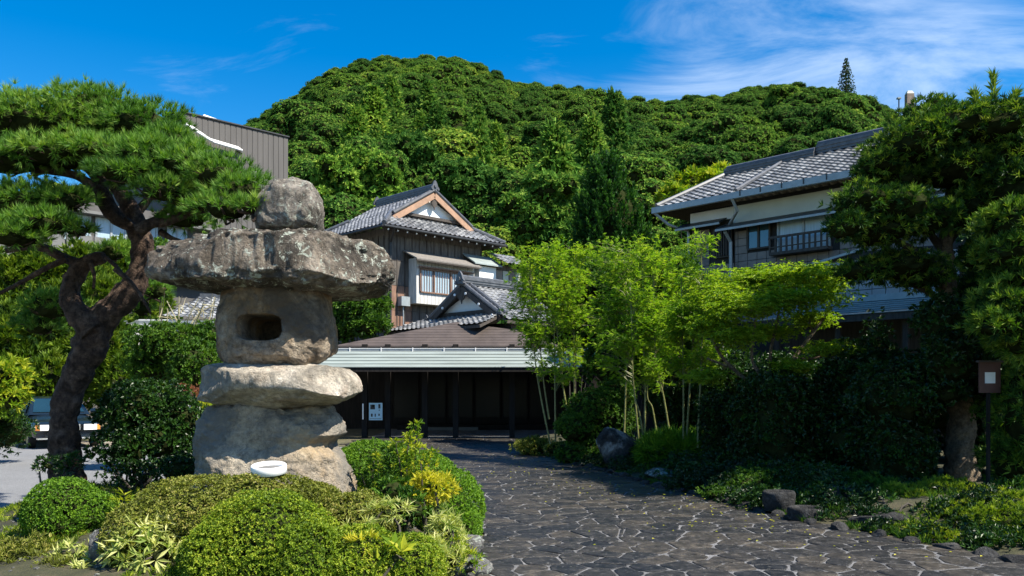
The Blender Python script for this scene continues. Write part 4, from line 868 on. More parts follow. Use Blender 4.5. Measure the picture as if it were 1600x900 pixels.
low = thing('low_house', 'low house with grey tiled roof and pale wall glimpsed between pine trunk and lantern', 'house', (-12.5, 30, 0))
lz = CH + 112*30/F
tile_roof([(-12.3,29.3,lz), (-9.4,29.3,lz-.12), (-9.6,31.3,lz+.85), (-11.7,31.3,lz+.9)]).build('roof_tiles', M['tile'], low, kind='stuff')
MB().beam((-11.7,31.3,lz+.95),(-9.6,31.3,lz+.9),.25,.2).build('ridge', M['ridge'], low)
MB().box((-14.2,30,0.02),(-9.8,33,lz-.02)).build('wall', M['plaster'], low)
MB().box((-14.4,29.25,lz-.24),(-9.4,29.32,lz-.13)).build('eave_board', M['metal_g'], low)
MB().box((-12.7,29.93,lz-.95),(-10.0,29.99,lz-.45)).build('window', M['glass_d'], low)
for x in (-13.0,-11.4): MB().box((x,29.88,.02),(x+.16,29.99,lz-.25)).build('post', M['wood_d'], low)
MB().box((-14.2,29.2,0.02),(-13.3,29.7,lz-.9)).build('chimney_block', M['board_w'], low)
# ---------------------------------------------------------------- stacked stone lantern
LY = 8.5
lan = thing('stone_lantern', 'tall garden lantern stacked from rough natural boulders with a hollow fire chamber', 'stone lantern', P(430, 775, LY))
def loft(axis, rows, e=2.6, nr=150, nt=150, amp=.05, fr=2.6, seed=0, planes=10, pd=(.86,1.0), fn=None, shift=(0,0), rid=.02, cuts=()):
    r = np.array(rows, float); s = np.linspace(0, 1, nr); key = np.linspace(0, 1, len(r)); sm = spline(r, 8); ks = np.linspace(0, 1, len(sm)); sm = np.stack([np.interp(s, ks, sm[:, i]) for i in range(4)], 1)
    th = np.arange(nt)/nt*2*np.pi; c, sn = np.cos(th), np.sin(th); ce, se = np.sign(c)*abs(c)**(2/e), np.sign(sn)*abs(sn)**(2/e); V = []
    for a, lo, hi, d in sm:
        m, h = (lo+hi)/2, abs(hi-lo)/2
        if axis == 'x': q = [P(a, m - h*x, LY) + [0, d*y, 0] for x, y in zip(ce, se)]
        else: q = [P(m + h*x, a, LY) + [0, d*y, 0] for x, y in zip(ce, se)]
        V.append(q)
    V = np.array(V).reshape(-1, 3); rs = np.random.default_rng(seed); cen = (V.max(0)+V.min(0))/2; half = (V.max(0)-V.min(0))/2
    for n, f_ in [(unit(np.array(c_[:3], float)), c_[3]) for c_ in cuts] + [(None, None)]*planes:
        if n is None: n = unit(rs.normal(size=3)); f_ = rs.uniform(*pd)
        W = (V-cen)/half; mx = (W@n).max(); dd = mx*f_; ex = W@n - dd; V = V - (np.where(ex > 0, ex, 0)[:, None]*n)*half
    out = unit((V-cen)/half**.5)
    dsp = fbm(V*fr+seed, 5, .55)*amp*1.6 - np.abs(fbm(V*fr*2.2+seed+50, 3))*rid*2.2 + fbm(V*22+seed, 3)*rid*.55
    V = V + out*dsp[:, None]
    if fn: V = fn(V)
    V = V + np.array([shift[0], shift[1], 0]); k = np.arange(nr*nt).reshape(nr, nt); q = np.stack([k[:-1], np.roll(k, -1, 1)[:-1], np.roll(k, -1, 1)[1:], k[1:]], -1).reshape(-1, 4)
    c0, c1 = V[:nt].mean(0), V[-nt:].mean(0); n0 = len(V); t = [[n0, (j+1)%nt, j] for j in range(nt)] + [[n0+1, (nr-1)*nt+j, (nr-1)*nt+(j+1)%nt] for j in range(nt)]
    return MB().add(np.vstack([V, c0, c1]), q, t)
loft('x', [(400,360,338,.12),(406,362,320,.2),(417,363,300,.28),(430,364,287,.31),(452,364,281,.33),(474,364,283,.33),(490,363,292,.31),(498,361,312,.26),(502,354,330,.14)], nr=90, nt=110, e=5, seed=4, amp=.03, planes=7, pd=(.86,.96), rid=.022, cuts=[(.1,-.8,.55,.84)]).build('finial_stone', M['stone_jewel'], lan, True)
loft('x', [(247,428,408,.10),(251,437,398,.30),(266,444,387,.50),(300,453,379,.64),(350,460,371,.76),(400,462,364,.80),(440,462,363,.80),(500,462,364,.80),(560,461,369,.72),(588,456,379,.58),(604,446,393,.42),(611,434,408,.22),(613,424,416,.10)], nr=230, nt=200, e=7.5, seed=9, amp=.026, planes=8, pd=(.88,.97), rid=.05, fr=2.6, cuts=[(-.62,-.75,.35,.82),(.75,-.62,.1,.80),(.1,-.55,.85,.80),(-.5,.1,.85,.84),(.55,-.1,.85,.86),(.4,-.8,-.5,.92)]).build('roof_stone', M['stone_cap'], lan, True)
def recess(V):
    px = 800 + V[:, 0]*F/V[:, 1]; Yf = V[:, 1]; py = HY - (V[:, 2]-CH)*F/Yf; front = Yf < LY
    dx, dy = np.abs(px-404)/33, np.abs(py-511)/19.5; d = (dx**3.5 + dy**3.5)**(1/3.5); k = np.clip((1.06-d)/.10, 0, 1)
    V = V.copy(); V[:, 1] += np.where(front, k*.86, 0); return V
loft('z', [(450,366,506,.40),(458,354,512,.44),(480,347,517,.47),(510,344,522,.49),(540,346,526,.49),(560,352,521,.47),(571,366,508,.46),(574,380,500,.4)], nr=210, nt=300, e=3.0, seed=21, amp=.03, planes=7, pd=(.88,.98), fn=recess, rid=.022).build('fire_chamber_stone', M['stone_fire'], lan, True)
loft('x', [(324,622,592,.15),(327,632,580,.38),(334,636,572,.52),(360,637,568,.60),(400,637,569,.64),(450,636,568,.66),(500,634,570,.66),(540,631,576,.60),(556,626,586,.46),(563,617,597,.25),(565,610,603,.12)], nr=170, nt=150, e=3.4, seed=5, amp=.03, planes=8, pd=(.86,.97), rid=.020, shift=(0,-.06), cuts=[(-.7,-.7,.1,.80),(.6,-.8,.2,.84),(0,-.6,.8,.86),(.1,-.7,-.7,.84)]).build('platform_stone', M['stone_mid'], lan, True)
loft('z', [(630,350,500,.36),(638,332,520,.42),(655,322,534,.44),(675,317,540,.46),(692,313,522,.46),(712,311,536,.52),(735,311,548,.58),(760,310,556,.62),(785,314,556,.62),(812,322,545,.58)], nr=170, nt=190, e=2.8, seed=33, amp=.06, planes=9, pd=(.84,.97), rid=.028).build('base_stone', M['stone_base'], lan, True)

# ring shaped garden lamp in front of the lantern
lp = P(420, 732, 7.45); lamp = thing('garden_lamp', 'white ring-shaped ground lamp on a short dark stalk before the lantern base', 'garden lamp', lp - [0,0,.2])
ta = math.radians(9); TL = np.array([[1,0,0],[0,math.cos(ta),math.sin(ta)],[0,-math.sin(ta),math.cos(ta)]]); n = 40; th = np.arange(n)/n*2*np.pi; ring = MB(); pr_ = [(.150,-.040),(.156,-.036),(.156,.028),(.150,.034),(.138,.034),(.120,.010),(.112,-.01),(.112,-.040)]; V = np.array([[math.cos(t)*r, math.sin(t)*r, z] for r, z in pr_ for t in th])@TL + lp; m_ = len(pr_)
ring.add(V, [[i*n+j, i*n+(j+1)%n, ((i+1)%m_)*n+(j+1)%n, ((i+1)%m_)*n+j] for i in range(m_) for j in range(n)]); ring.build('lamp_ring', M['white'], lamp, True)
disc = MB(); V = np.array([[math.cos(t)*.113, math.sin(t)*.113, .002] for t in th] + [[0,0,.004]])@TL + lp; disc.add(V, tris=[[j,(j+1)%n,n] for j in range(n)]); disc.build('lamp_glass', M['conc_l'], lamp)
MB().tube([lp-[0,0,.05], lp-[0,0,.10]], .06, 12).build('housing', M['metal_d'], lamp); MB().tube([lp-[0,0,.1], lp-[0,0,.35]], .022, 8).build('stalk', M['metal_d'], lamp)

# ---------------------------------------------------------------- big garden pine
def path(pp, Y, k=7):
    """(px, py, halfwidth px[, dY])"""
    a = [list(P(x[0], x[1], Y + (x[3] if len(x) > 3 else 0))) + [x[2]*PX(Y)] for x in pp]; s = spline(a, k); return s[:, :3], s[:, 3]
PY_ = 10.4; b = P(107, 772, PY_); b[2] = .35
pine = thing('pine_tree', 'large cloud-pruned garden pine with leaning forked trunk left of the stone lantern', 'tree', b)
def limb(pp, Y, name, n=20, mat='bark', wob=.22, parent=None, k=7): c, r = path(pp, Y, k); return MB().tube(c, r, n, wob).build(name, M[mat], parent or pine, True)
limb([(110,800,31),(107,765,27),(103,730,24),(100,690,22),(101,650,21),(110,610,21),(125,575,22),(141,540,26),(150,512,25),(166,494,22),(186,474,20),(207,448,19),(219,420,17),(222,392,16),(217,362,16),(208,335,15),(196,312,13),(178,285,11),(158,262,8)], PY_, 'trunk', 28, wob=.30, k=9)
limb([(148,520,22),(130,500,19),(115,478,17),(110,455,15),(116,435,14),(126,418,13),(140,408,10),(152,404,11),(163,402,9)], PY_-.1, 'limb', 18)
limb([(122,440,13,-.1),(108,432,10,-.1),(104,428,7,-.1)], PY_, 'snag', 12)
for pp, dY in (([(130,416,11),(112,408,8),(92,400,7),(70,388,7),(45,385,6),(10,392,4)], -.1), ([(104,404,5),(70,420,4),(35,440,3.5),(0,458,3)], -.3),
          ([(205,345,10),(198,350,9),(182,340,12),(168,322,13),(160,300,12),(150,275,9),(128,258,7),(95,262,5),(50,272,4)], -.3), ([(160,300,7),(120,275,6),(80,268,5),(20,262,4)], -.6),
          ([(216,360,10),(238,348,8),(262,345,7),(300,332,6),(345,322,4),(395,318,3)], -.8), ([(240,348,6),(262,325,5),(285,300,4),(310,280,3)], -.6), ([(212,335,8),(232,310,6),(252,280,5),(270,240,3)], .1),
          ([(250,362,5),(268,372,4),(285,378,3)], -.6), ([(60,387,5),(55,360,4),(50,335,3)], -.4), ([(170,290,8),(150,240,6),(120,210,4),(80,200,3)], .3), ([(178,285,7),(200,240,5),(230,210,3)], .1),
          ([(180,420,4),(205,442,3),(225,470,2.2),(236,490,1.6)], -.6), ([(165,402,3),(180,415,3),(190,425,2)], -.5), ([(140,408,4),(147,430,3),(146,452,2)], -.2)):
    limb([(x, y, r, dY) for x, y, r in pp], PY_, 'branch', 10, k=5)
pads = [
 ('upper', [pc(70,196,90,50,10.4), pc(150,178,95,44,10.6), pc(225,198,72,40,10.3), pc(10,190,80,48,10.4), pc(262,222,48,30,9.9), pc(110,218,100,30,10.9), pc(-50,215,80,50,10.4)]),
 ('middle', [pc(160,242,85,28,9.7), pc(235,250,80,36,9.4), pc(300,262,62,34,9.3), pc(80,245,90,26,9.6), pc(10,255,70,30,9.6), pc(345,278,52,34,9.0), pc(200,275,60,20,9.2)]),
 ('outer', [pc(380,300,46,34,8.7), pc(352,330,46,24,8.6), pc(300,310,56,34,9.4), pc(395,325,30,20,8.35), pc(250,300,42,24,9.1), pc(290,345,45,20,9.8)]),
 ('lower', [pc(40,318,75,34,9.7), pc(105,315,42,26,9.6), pc(-30,330,60,36,9.8), pc(70,352,60,24,9.4), pc(20,372,60,26,9.3), pc(120,360,25,16,9.5)]),
 ('inner', [pc(240,455,26,22,11.4), pc(222,480,22,26,11.6), pc(80,480,46,34,11.6), pc(60,510,35,25,11.8), pc(175,395,30,22,11.5)])]
for nm, cl in pads:
    cl = [(c, (r[0], r[1], r[2]*.82)) for c, r in cl]
    C, A = shell(cl, 215, .62, 1.08, .6, .30, 2.0, .12); t = np.clip(rng.random(len(C))*.55 + .2 + .28*fbm(C*2.2, 2), 0, 1)
    link('foliage_pad', leaf_mesh('foliage_pad', [rosettes(C, A, 22, .102, .0085, (.1, .95), needle=True, tint=t), core_part(cl, .60, 3)], M['pine']), pine, kind='stuff')
    tw = MB()
    for c, r in cl:
        for _ in range(7):
            s = np.array(c) + [0,0,-r[2]*.45]; e = np.array(c) + unit(rng.normal(size=3))*np.array(r)*.85*[1,1,.6]; tw.tube(spline([s, (s+e)/2+rng.normal(size=3)*.04, e], 3), np.linspace(.02,.006,7), 5)
    tw.build('twig', M['bark'], pine, kind='stuff')

# ---------------------------------------------------------------- parked car
cd = unit(np.array([-.62, .785])); cs = np.array([cd[1], -cd[0]]); co = np.array([(108-800)/F*22.8, 22.8])
car = thing('parked_car', 'dark sedan parked facing out, half hidden behind the leaning pine trunk', 'car', (*co, 0))
def cw(x, y, z): p = co + cs*x + cd*y; return np.array([p[0], p[1], z + .012])
def ringbody(st, n=28, e=4.5):
    V = []; 
    for y, hw_, zb, zt in st:
        for k in range(n):
            t = k/n*2*math.pi; c, s = math.cos(t), math.sin(t); V.append(cw(math.copysign(abs(c)**(2/e), c)*hw_, y, (zb+zt)/2 + math.copysign(abs(s)**(2/e), s)*(zt-zb)/2))
    m = len(st); q = [[i*n+j, i*n+(j+1)%n, (i+1)*n+(j+1)%n, (i+1)*n+j] for i in range(m-1) for j in range(n)]
    return MB().add(V, q, [[0, j, j+1] for j in range(1, n-1)] + [[(m-1)*n, (m-1)*n+j+1, (m-1)*n+j] for j in range(1, n-1)])
def paint():
    m, n, l, b = newmat('dark_car_paint'); b.inputs['Base Color'].default_value = (.008,.014,.02,1); b.inputs['Roughness'].default_value = .25; b.inputs['Coat Weight'].default_value = .35; b.inputs['Coat Roughness'].default_value = .04; return m
CP = paint(); chrome, _, _, cb = newmat('chrome'); cb.inputs['Base Color'].default_value = (.8,.8,.82,1); cb.inputs['Metallic'].default_value = .9; cb.inputs['Roughness'].default_value = .22
ringbody([(0,.62,.30,.66),(.04,.74,.26,.70),(.16,.82,.22,.74),(.5,.855,.20,.80),(1.15,.865,.19,.87),(1.5,.87,.19,.92),(3.0,.87,.19,.94),(3.9,.865,.2,.95),(4.4,.84,.24,.93),(4.6,.78,.3,.88),(4.66,.66,.36,.8)]).build('body', CP, car, True)
cabin = [(1.35,.74,.90),(2.08,.60,1.36),(2.4,.59,1.41),(3.3,.59,1.40),(3.55,.59,1.35),(4.15,.72,.92)]
cm = MB(); V = []
for y, hw_, z in cabin: V += [cw(-hw_, y, z), cw(hw_, y, z)]
for y, hw_, z in cabin: V += [cw(-.80, y, .88), cw(.80, y, .88)]
k = len(cabin); q = [[2*i, 2*i+1, 2*i+3, 2*i+2] for i in range(k-1)] + [[2*k+2*i, 2*i, 2*i+2, 2*k+2*i+2] for i in range(k-1)] + [[2*k+2*i+1, 2*k+2*i+3, 2*i+3, 2*i+1] for i in range(k-1)]
cm.add(V, q); cm.build('roof', CP, car)
def lerp(a, b_, t): return a*(1-t) + b_*t
wsn = np.array([0, -.012, .014])
def glas(a, b_, c, d, name, mat='glass', o=.015):
    nrm = unit(np.cross(b_-a, d-a)); cc = (a+b_+c+d)/4; nrm = nrm if np.dot(nrm, -np.array([*co, 0]) + [0,0,3]) > 0 else -nrm; MB().prism([x+nrm*o for x in (a, b_, c, d)], nrm*.006).build(name, M[mat], car)
glas(cw(-.66,1.44,.955), cw(.66,1.44,.955), cw(.54,2.04,1.325), cw(-.54,2.04,1.325), 'windscreen', 'glass_car')
sd_ = -1
for s, nm in ((-1,'side_window'),(1,'side_window')):
    for y0_, y1_, t0, t1 in ((1.75,2.55,.0,1),(2.63,3.5,1,1)):
        A_ = cw(s*.815, y0_, .96); B_ = cw(s*.815, y1_, .96); C_ = cw(s*.625, min(y1_,3.4), 1.33); D_ = cw(s*.625, max(y0_, 2.12) if t0 == 0 else y0_, 1.33); MB().prism([A_, B_, C_, D_], np.array([*(cs*s*.012), 0])).build(nm, M['glass_car'], car)
MB().hexa([cw(x,y,z) for z in (.50,.66) for x, y in ((-.27,-.035),(.27,-.035),(.27,.08),(-.27,.08))]).build('grille', chrome, car)
for i in range(7): x = -.22 + i*.073; MB().hexa([cw(a_,y,z) for z in (.52,.64) for a_, y in ((x,-.042),(x+.028,-.042),(x+.028,-.036),(x,-.036))]).build('grille_slot', M['metal_d'], car)
for s in (-1, 1):
    MB().hexa([cw(s*a_,y,z) for z in (.50,.655) for a_, y in ((.36,-.05),(.70,.0),(.70,.2),(.36,.2))]).build('headlight', M['white'], car)
    MB().hexa([cw(s*a_,y,z) for z in (.50,.64) for a_, y in ((.705,.005),(.80,.09),(.80,.25),(.705,.22))]).build('indicator', simple('amber_lens', (.7,.25,.05), .3), car)
    MB().tube([cw(s*.84,1.55,.98), cw(s*.98,1.52,1.0)], [.05,.09], 8).build('mirror', CP, car)
    for y in (.82, 3.75):
        wh = MB().tube([cw(s*.70,y,.31), cw(s*.885,y,.31)], .31, 22).build('wheel', M['black'], car); MB().tube([cw(s*.86,y,.31), cw(s*.895,y,.31)], .19, 16).build('rim', chrome, wh)
MB().hexa([cw(x,y,z) for z in (.26,.30) for x, y in ((-.76,-.035),(.76,-.035),(.78,.06),(-.78,.06))]).build('bumper_trim', chrome, car)
MB().hexa([cw(x,y,z) for z in (.33,.46) for x, y in ((-.17,-.055),(.17,-.055),(.17,-.02),(-.17,-.02))]).build('number_plate', M['white'], car)
for i in range(4): MB().hexa([cw(x,y,z) for z in (.355,.42) for x, y in ((-.12+i*.065,-.058),(-.085+i*.065,-.058),(-.085+i*.065,-.0555),(-.12+i*.065,-.0555))]).build('plate_digit', M['metal_d'], car)

# ---------------------------------------------------------------- clipped mounds and plants on the island
def mound(label, cl, mat, dens=3800, L=.026, W=.014, name='azalea_mound', cat='clipped shrub', group='clipped shrubs on the mound', k=4, base=None):
    return bush(name, label, cat, cl, M[mat], dens*1.9/k, k, L, W, (.3, 1.35), group, stems=False, cr=.85, base=base, z0=.3, top=.25, lo=.92, hi=1.04, bump_=.10, under=.6)
mound('bright green clipped azalea dome at the front below the lamp', [pc(418,868,104,100,6.7,.6), pc(350,880,60,72,6.6,.45), pc(480,890,60,78,6.5,.45)], 'azalea', L=.023, W=.013, dens=5200)
mound('broad olive-brown clipped mound behind the bright azalea dome', [pc(320,815,110,66,7.4,.6), pc(410,795,95,52,7.5,.5), pc(235,838,60,58,7.2,.5), pc(480,800,50,45,7.6,.4)], 'olive', dens=4200)
mound('yellow-tinged clipped azalea right of the lantern foot', [pc(555,815,62,45,7.5,.45), pc(500,790,40,28,7.7,.35)], 'olive', dens=4200)
mound('low green clipped azalea at the lower edge beside large-leaved plant', [pc(560,885,75,58,6.6,.4), pc(640,885,50,48,6.7,.35)], 'azalea', dens=4600)
mound('rounded deep green clipped mound bordering the stone driveway', [pc(700,800,53,62,9.0,.7), pc(660,760,52,56,9.7,.8), pc(725,825,28,36,8.7,.35)], 'ball', dens=3400, L=.03)
mound('clipped mound behind the upright nandina shrub', [pc(590,735,66,45,10.4,.7), pc(545,745,40,42,10.2,.5)], 'ball', dens=2600, L=.032)
mound('neat round boxwood ball in front of the pine trunk', [pc(105,800,67,48,8.1,.40)], 'ball', name='boxwood_ball', dens=5600, L=.022)
ln_ = P(105, 845, 8.1)
def leafy(label, name, cat, cl, mat, dens, k, L, W, **kw): return bush(name, label, cat, cl, M[mat], dens, k, L, W, **kw)
leafy('low brownish juniper spreading in the near corner of the bed', 'creeping_juniper', 'shrub', [pc(35,882,60,40,7.3,.4), pc(-20,890,40,36,7.2,.3), pc(95,893,40,22,7.0,.3)], 'olive', 520, 6, .05, .012, cr=.75, stems=False)
# upright nandina: stems with leaf whorls
def upright(name, label, cat, stems, Y, mat, L, W, k=6, step=.05, spread=.10, group=None, top_k=9, bend=.02, cat2=None):
    b0 = P(stems[0][0], stems[0][1], Y); root = thing(name, label, cat, b0, group); sm = MB(); C, A = [], []
    for (x0, y0, x1, y1) in stems:
        dY = rng.uniform(-.15, .15); s, e = P(x0, y0, Y+dY), P(x1, y1, Y+dY+rng.uniform(-.1,.1)); m = (s+e)/2 + rng.normal(size=3)*bend; pth = spline([s, m, e], 8); sm.tube(pth, np.linspace(.012,.004,len(pth)), 5)
        ln = np.linalg.norm(e-s); n = max(3, int(ln/step))
        for i in range(n):
            t = .2 + .8*i/(n-1); p = s + (e-s)*t + (m-(s+e)/2)*4*t*(1-t); a = rng.uniform(0, 6.28); rr = spread*(1.15-t*.75)
            for q in range(3): a += 2.1; C.append(p + [math.cos(a)*rr*rng.random(), math.sin(a)*rr*rng.random(), rr*.3*rng.random()]); A.append((math.cos(a), math.sin(a), .55))
        for q in range(2): C.append(e); A.append((rng.normal()*.2, rng.normal()*.2, 1))
    sm.build('stem', M['bark_d'], root, kind='stuff'); C, A = np.array(C), np.array(A, float)
    link('foliage', leaf_mesh('foliage', [rosettes(C, A, k, L, W, (.3, 1.2), fold=.3, droop=.2)], M[mat]), root, kind='stuff'); return root
upright('nandina_shrub', 'tall upright nandina shrub with fresh yellow-green leaf tips', 'shrub', [(640,790,650,662),(630,790,618,690),(652,790,676,705),(640,785,640,680),(610,790,590,712),(660,790,655,700)], 8.2, 'bright', .052, .018, k=6, step=.04, spread=.13)
upright('nandina_shrub', 'shorter leafy shrub between the lantern base and the tall nandina', 'shrub', [(590,800,585,715),(575,800,560,730),(605,800,612,700),(620,800,632,735),(600,800,600,750)], 8.4, 'bush', .06, .022, k=6, step=.04, spread=.15)
leafy('dense golden-leaved shrub beside the driveway mound', 'golden_shrub', 'shrub', [pc(675,762,36,20,8.0,.2), pc(650,775,22,16,8.0,.15)], 'yellow', 190, 8, .085, .018, cr=.3, sp=(.3,1.3))
leafy('mid-green broad leaves below the golden shrub', 'leafy_shrub', 'shrub', [pc(640,795,30,26,7.7,.2), pc(615,770,26,24,7.9,.2)], 'bush', 170, 6, .07, .026, cr=.7)
leafy('pale variegated bamboo grass trailing beside the driveway edge', 'variegated_grass', 'plant', [pc(695,840,26,42,7.5,.2), pc(672,872,30,30,7.2,.2), pc(708,880,20,24,7.2,.15)], 'varieg', 200, 9, .10, .012, cr=.45, droop=.5, sp=(.4,1.4))
leafy('variegated bamboo grass with striped leaves leaning over the grey boulder', 'variegated_grass', 'plant', [pc(235,835,40,28,6.9,.2), pc(205,860,28,24,6.8,.2), pc(250,870,26,24,6.7,.2)], 'varieg', 110, 7, .125, .026, cr=.45, droop=.5, sp=(.4,1.4))
leafy('small variegated plant between the boxwood ball and the boulder', 'variegated_grass', 'plant', [pc(118,868,32,17,7.2,.15), pc(140,888,22,12,6.9,.15)], 'varieg', 150, 6, .10, .022, cr=.3, droop=.3, sp=(.5,1.4))
leafy('pale fine grass spilling over the olive mound near the lantern foot', 'variegated_grass', 'plant', [pc(610,800,42,16,7.2,.2), pc(560,820,24,12,7.0,.15)], 'varieg', 110, 7, .085, .009, cr=.3, droop=.2, sp=(.5,1.4))
leafy('large glossy green leaves at the very front beside the trailing grass', 'broadleaf_plant', 'plant', [pc(618,872,22,20,6.35,.12)], 'bright', 60, 5, .13, .05, cr=.3, sp=(.6,1.4))
leafy('yellow-green sprigs rising from the front azalea', 'leafy_plant', 'plant', [pc(570,848,20,14,6.4,.1)], 'yellow', 120, 6, .08, .016, cr=.2, sp=(.2,1.1))
leafy('low weeds at the paved edge in the near foreground', 'weed_clump', 'plant', [pc(738,878,20,14,7.0,.15), pc(715,860,18,16,7.3,.15)], 'bright', 130, 6, .06, .015, cr=.3, sp=(.4,1.3))
leafy('tuft of yellow-green leaves behind the olive mound by the dark camellia', 'leafy_plant', 'plant', [pc(195,790,18,20,7.9,.12), pc(160,740,0.1,0.1,8.2,.01)][:1], 'bright', 110, 6, .09, .018, cr=.3, sp=(.3,1.2))
# dark camellia and its neighbours behind the mound
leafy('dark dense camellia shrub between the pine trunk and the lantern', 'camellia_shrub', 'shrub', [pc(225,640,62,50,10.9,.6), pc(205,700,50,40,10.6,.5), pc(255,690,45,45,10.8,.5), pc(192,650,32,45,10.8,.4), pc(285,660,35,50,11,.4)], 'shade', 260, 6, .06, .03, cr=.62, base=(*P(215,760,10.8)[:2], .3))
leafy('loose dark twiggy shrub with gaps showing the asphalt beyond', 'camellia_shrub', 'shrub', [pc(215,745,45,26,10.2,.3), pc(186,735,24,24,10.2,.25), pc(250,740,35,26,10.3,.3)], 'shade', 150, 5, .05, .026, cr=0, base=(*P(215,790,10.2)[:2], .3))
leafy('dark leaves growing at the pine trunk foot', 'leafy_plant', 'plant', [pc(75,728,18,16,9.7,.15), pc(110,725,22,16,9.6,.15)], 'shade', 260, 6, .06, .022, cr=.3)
leafy('sunlit green shrub behind the lantern under the low house', 'garden_shrub', 'shrub', [pc(270,540,62,34,16.5,.8), pc(310,580,45,45,16.2,.8), pc(240,575,40,35,16.6,.7), pc(330,530,30,24,16.8,.5)], 'bush', 190, 6, .085, .035, cr=.8)
leafy('small russet-leaved shrub beside the lantern', 'russet_shrub', 'shrub', [pc(290,615,20,13,13.5,.25)], 'red', 300, 7, .05, .015, cr=.4)
leafy('light green low shrub beside the lantern base', 'garden_shrub', 'shrub', [pc(295,668,30,22,13.0,.35), pc(325,640,18,20,13.4,.3)], 'bright', 260, 6, .055, .022, cr=.75)
leafy('shaded low shrub at the foot of the camellia', 'garden_shrub', 'shrub', [pc(290,735,38,30,10.0,.4), pc(300,700,30,28,11.5,.4)], 'shade', 260, 6, .05, .022, cr=.8)
root = thing('bare_shrub', 'pale bare branching shrub in front of the low house', 'shrub', P(290,560,17.5)); tw = MB()
for i in range(11):
    x = 292 + rng.uniform(-8, 8); s = P(x, 540, 17.5); e = P(x + rng.uniform(-40, 42), rng.uniform(462, 485), 17.5 + rng.uniform(-.5,.5)); m = (s+e)/2 + rng.normal(size=3)*.10; tw.tube(spline([s, m, e], 5), np.linspace(.022,.008,11), 5)
    for _ in range(3): t = rng.uniform(.4, .95); q = s+(e-s)*t; tw.tube([q, q+rng.normal(size=3)*.16+[0,0,.15]], [.01,.004], 4)
tw.build('branch', simple('pale_twig', (.30,.27,.16), .8), root, kind='stuff')
# far-left hedge of golden cypress behind the car
CYL = ['tallest golden cypress at the far frame edge, its top beside the pine pads','golden cypress rising directly above the bright rhododendron','second tall golden cypress, standing just left of the pine fork','golden cypress seen through the fork of the pine trunk','lower golden cypress in front, left of the parked car roof','golden cypress standing directly behind the parked car','golden cypress half hidden behind the leaning pine trunk','short golden cypress touching the roof of the parked car','golden cypress between pine trunk and dark camellia','low golden cypress at the frame edge behind the rhododendron','low golden cypress behind the dark camellia','farthest golden cypress, before the grey building balcony','golden cypress beside the pale wall of the low house']
HBL = ['dark hedge bush in shade just right of the porch corner','dark hedge bush in shade behind the middle bamboos','dark hedge bush in shade behind the maple trunk','dark hedge bush in shade below the near end of the sheet roof','dark hedge bush in shade below the middle of the sheet roof','dark hedge bush in shade behind the flaking podocarpus trunk','dark hedge bush in shade behind the notice board','tallest dark hedge bush in shade behind the podocarpus crown']
hedge = [(-40,520,60,110,29),(20,470,52,70,30),(75,450,50,62,30.5),(130,440,40,55,31),(20,560,60,80,28.5),(90,540,55,80,29),(150,500,36,70,30),(60,610,70,55,28),(170,580,45,70,28.5),(-10,630,60,50,27.5),(225,620,40,60,29),(195,430,36,50,33),(235,520,30,60,34)]
for i, (x, y, rx, ry, Y) in enumerate(hedge):
    bush('cypress_shrub', CYL[i], 'tree', [pc(x,y,rx,ry,Y,1.0), pc(x+rng.uniform(-15,15),y-ry*.35,rx*.6,ry*.6,Y-.5,.8), pc(x+rng.uniform(-30,30),y+ry*.3,rx*.8,ry*.6,Y-.4,.9)], M['cypress'], 42, 8, .26, .075, (.1, .8), 'hedge cypresses behind the car', stems=False, cr=.82, z0=0, top=.55, bump_=.4)
leafy('bright large-leaved rhododendron at the frame edge beside the car', 'rhododendron', 'shrub', [pc(5,590,34,28,17.5,.5), pc(15,625,26,24,17.4,.4), pc(-30,620,30,40,17.6,.5)], 'bright', 75, 8, .16, .048, cr=.6, droop=.3, stems=False)
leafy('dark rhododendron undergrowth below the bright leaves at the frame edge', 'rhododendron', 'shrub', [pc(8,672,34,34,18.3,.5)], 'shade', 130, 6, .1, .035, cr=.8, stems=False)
leafy('weeds along the dirt verge left of the car', 'weed_clump', 'plant', [pc(18,684,22,8,23.6,.3)], 'bright', 100, 6, .12, .02, cr=.3, z0=0)
leafy('dark broadleaf tree beside the timber house wall', 'broadleaf_tree', 'tree', [pc(555,490,48,32,31.5,1.0), pc(585,478,24,26,31.8,.7), pc(530,515,34,25,31.5,.8), pc(575,510,34,18,31.2,.7)], 'bush', 60, 6, .17, .07, cr=.82, z0=0, stems=False)
leafy('green shrub between the lantern and the grey building wall', 'broadleaf_tree', 'tree', [pc(250,400,25,22,24,.8),pc(245,440,22,22,24,.8)], 'bush', 75, 6, .12, .05, cr=.6, z0=0)

# ---------------------------------------------------------------- broad conifer behind the bamboo
b = np.array([(962-800)/F*44, 44, 0.]); root = thing('juniper_tree', 'dark conifer with upswept flame-like sprays behind the bamboo', 'tree', b)
MB().tube([b, b+[0,0,12.5]], [.35,.06], 8).build('trunk', M['bark_d'], root); C, A, T = [], [], []
for i in range(560):
    t = rng.random()**1.15; px_ = 950 + 0; lean = rng.uniform(-1, 1); a = rng.uniform(0, 6.28); r = (1-t)**.7*3.1; zc = 4.2 + t*9.0
    s = b + [math.cos(a)*r*.9 - .5*t, math.sin(a)*r*.9, zc]; dr = unit(np.array([math.cos(a)*.38 - .1, math.sin(a)*.38, 1.0])); ln = rng.uniform(.9, 1.9)*(1.15-t*.45)
    for q in range(26): f = q/26; C.append(s + dr*ln*f + rng.normal(size=3)*.13*(1-f)); A.append(dr); T.append(.25+.7*f*rng.random())
C, A, T = np.array(C), np.array(A), np.array(T)
